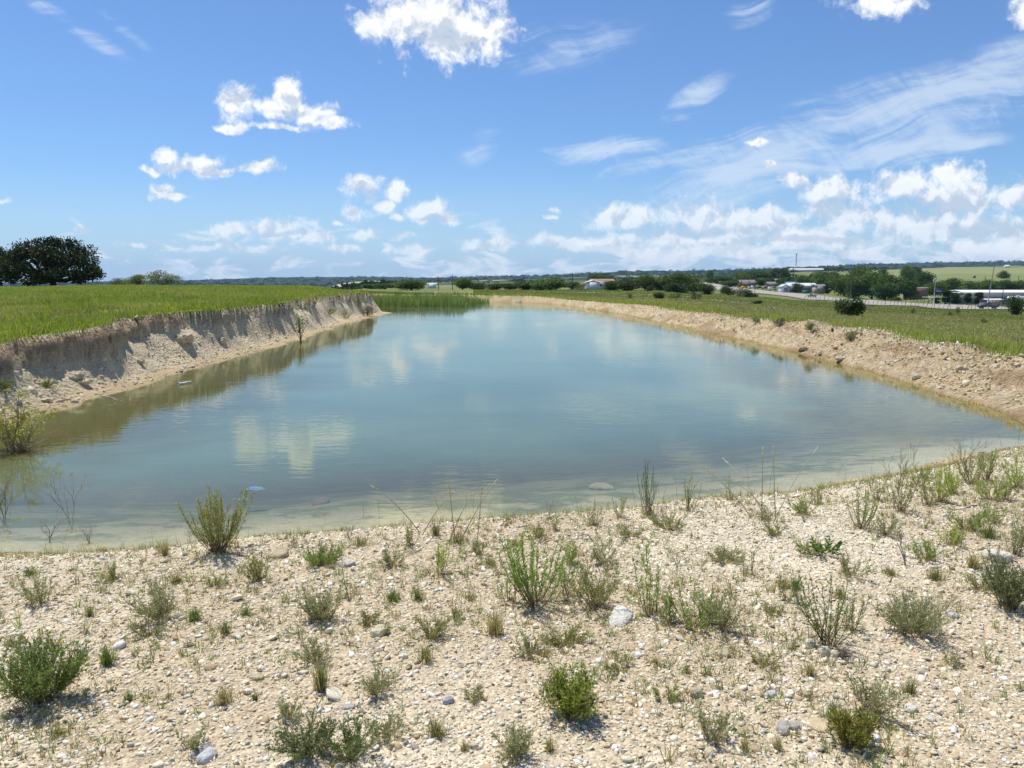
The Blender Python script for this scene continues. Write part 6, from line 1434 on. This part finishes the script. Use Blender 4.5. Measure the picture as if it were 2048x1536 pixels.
# ------------------------------------------------------------------ vehicles
def car_mesh(kind, L=4.8, W_=1.85, H_=1.5):
    """side profile extruded and rounded"""
    prof = {'pickup': [(-.5, .30), (-.5, .62), (-.48, .66), (-.10, .66), (-.08, .96), (-.04, 1.0), (.13, 1.0), (.22, .68), (.44, .62), (.5, .5), (.5, .28)],
            'car': [(-.5, .30), (-.5, .58), (-.42, .66), (-.30, .94), (-.20, 1.0), (.06, 1.0), (.20, .68), (.44, .60), (.5, .48), (.5, .28)],
            'van': [(-.5, .24), (-.5, .90), (-.47, 1.0), (.22, 1.0), (.36, .66), (.47, .56), (.5, .45), (.5, .24)]}[kind]
    mb = MB(); n = len(prof); ins = [(-1, .86, 0), (-.93, 1, 1), (.93, 1, 1), (1, .86, 0)]
    v = []
    for (s, _, f) in ((-1, 0, 0), (-.9, 0, 1), (.9, 0, 1), (1, 0, 0)):
        for (x, z) in prof:
            tum = 1 - .16 * max(0, z - .62) / .38
            zz = z if f else min(z, .64 + (z - .64) * .9) if z > .64 else z
            v.append((x * L * (.995 if not f else 1), s * W_ / 2 * tum, zz * H_))
    q = []
    for k in range(3):
        for i in range(n): j = (i + 1) % n; q.append((k * n + i, k * n + j, (k + 1) * n + j, (k + 1) * n + i))
    mb.add(v, q); cs = np.array(v)
    for k, base in ((0, 0), (3, 3 * n)):
        c = cs[base:base + n].mean(0); idx = mb.n; mb.add([c], c=(.5, .5, .5))
        f = [(base + i, base + (i + 1) % n, idx) for i in range(n)]; mb.t.append(np.array(f if k else [t_[::-1] for t_ in f]))
    return mb
def vehicle(name, kind, px, Y, L, H_, paint, label, rz, cat, dz=.45, group='vehicles beyond the meadow'):
    p = at(px, Y, dz); e = empty(name, p, rz); tag(e, label, cat, group); W_ = 1.95 if kind != 'car' else 1.8
    car_mesh(kind, L, W_, H_).build('body', paint, e, False)
    G = mp('dark_glass', (.02, .025, .03), rough=.08, spec=.8)
    x0, x1 = {'pickup': (-.07, .13), 'car': (-.27, .08), 'van': (-.1, .24)}[kind]
    for s in (-1, 1):
        m = MB(); y = s * W_ / 2 * .93; m.add([(x0 * L, s * W_ / 2 * .985, .68 * H_), (x1 * L + .05 * L, s * W_ / 2 * .985, .68 * H_), (x1 * L, s * W_ / 2 * .90, .92 * H_), (x0 * L + .02 * L, s * W_ / 2 * .90, .92 * H_)], [(0, 1, 2, 3)])
        w_ = m.build('side_window', G, e); md = w_.modifiers.new('thick', 'SOLIDIFY'); md.thickness = .04; md.offset = 0
    for sx in (-.31, .32):
        for s in (-1, 1):
            m = MB(); m.tube([(sx * L, s * (W_ / 2 - .2), .34), (sx * L, s * (W_ / 2 + .02), .34)], .36, 16); wh = m.build('wheel', mp('tyre_rubber', (.02, .02, .02)), e)
            m = MB(); m.tube([(sx * L, s * (W_ / 2 - .02), .34), (sx * L, s * (W_ / 2 + .035), .34)], .2, 12); m.build('rim', STEEL, wh)
    for s in (-1, 1): box('headlight', .492 * L, .503 * L, s * .62 - .16, s * .62 + .16, .5 * H_ - .08, .5 * H_ + .06, mp('lamp_glass', (.7, .7, .68), rough=.15), e)
def paint(n, c): return mp(n, c, rough=.25, spec=.6)
vehicle('pickup_truck', 'pickup', 1979, 250, 5.9, 1.9, paint('blue_paint', (.02, .035, .11)), 'dark blue pickup truck driving on the road at the right', R(172), 'truck')
vehicle('passing_car', 'car', 1625, 400, 4.7, 1.5, paint('grey_paint', (.16, .18, .20)), 'grey car driving on the road left of the grove', R(118), 'car')
vehicle('parked_van', 'van', 1545, 470, 5.2, 2.2, paint('white_paint', (.75, .75, .74)), 'white van parked by the small gabled shed', R(5), 'van', .8)
vehicle('parked_car', 'car', 1489, 505, 4.6, 1.5, paint('yellow_paint', (.65, .45, .04)), 'yellow car parked beyond the road', R(10), 'car', .7)
vehicle('parked_truck', 'pickup', 1505, 500, 5.6, 1.9, paint('white_paint', (.75, .75, .74)), 'white pickup parked right of the yellow car', R(8), 'truck', .7)
vehicle('parked_car', 'car', 1520, 500, 4.6, 1.5, paint('black_paint', (.02, .02, .022)), 'dark car parked beyond the road, middle of the parked row', R(4), 'car', .7)
vehicle('parked_car', 'car', 1531, 490, 4.6, 1.5, paint('grey_paint', (.16, .18, .20)), 'grey car parked next to the white van', R(-4), 'car', .7)
vehicle('distant_car', 'car', 1446, 590, 4.6, 1.5, paint('red_paint', (.16, .07, .06)), 'dark reddish car far up the road', R(100), 'car', .5)
def camper():
    p = at(2040, 308, .9); e = empty('camper', p, R(4)); tag(e, 'white camper trailer cut off by the right edge', 'camper'); mb = MB()
    prof = [(-4.2, .4), (-4.2, 2.0), (-3.9, 2.9), (-2.6, 3.0), (4.2, 3.0), (4.2, .4)]; v = [(x, y, z) for y in (-1.2, 1.2) for x, z in prof]
    mb.add(v, [(i, (i + 1) % 6, (i + 1) % 6 + 6, i + 6) for i in range(6)] + [(0, 5, 4, 1), (1, 4, 3, 2), (6, 7, 10, 11), (7, 8, 9, 10)]); mb.build('body', WHT, e)
    box('window', -3.0, -2.0, -1.27, -1.203, 1.4, 2.3, mp('window_glass', (.04, .05, .06)), e); box('door', .2, 1.0, -1.26, -1.203, .6, 2.4, CON, e); box('roof_unit', -1, .2, -.4, .4, 3.003, 3.35, WHT, e)
    for x in (-.5, .5): m = MB(); m.tube([(x, -1.25, .3), (x, -1.0, .3)], .38, 14); m.build('wheel', mp('tyre_rubber', (.02, .02, .02)), e)
camper()

def haze():
    m = bpy.data.materials.new('haze'); m.use_nodes = True; t = NT(m.node_tree); t.n.clear()
    v = t.new('ShaderNodeVolumePrincipled'); v.inputs['Color'].default_value = (.42, .66, 1, 1); v.inputs['Density'].default_value = HAZE_D; v.inputs['Anisotropy'].default_value = .1
    t.new('ShaderNodeOutputMaterial', inp={1: v.outputs[0]})
    mb = MB(); mb.box(-15600, 15600, -15600, 15600, -400, 330); tag(mb.build('haze', m), 'thin blue summer haze over the far country', 'haze', kind='stuff')
HAZE_D = 4e-5
haze()
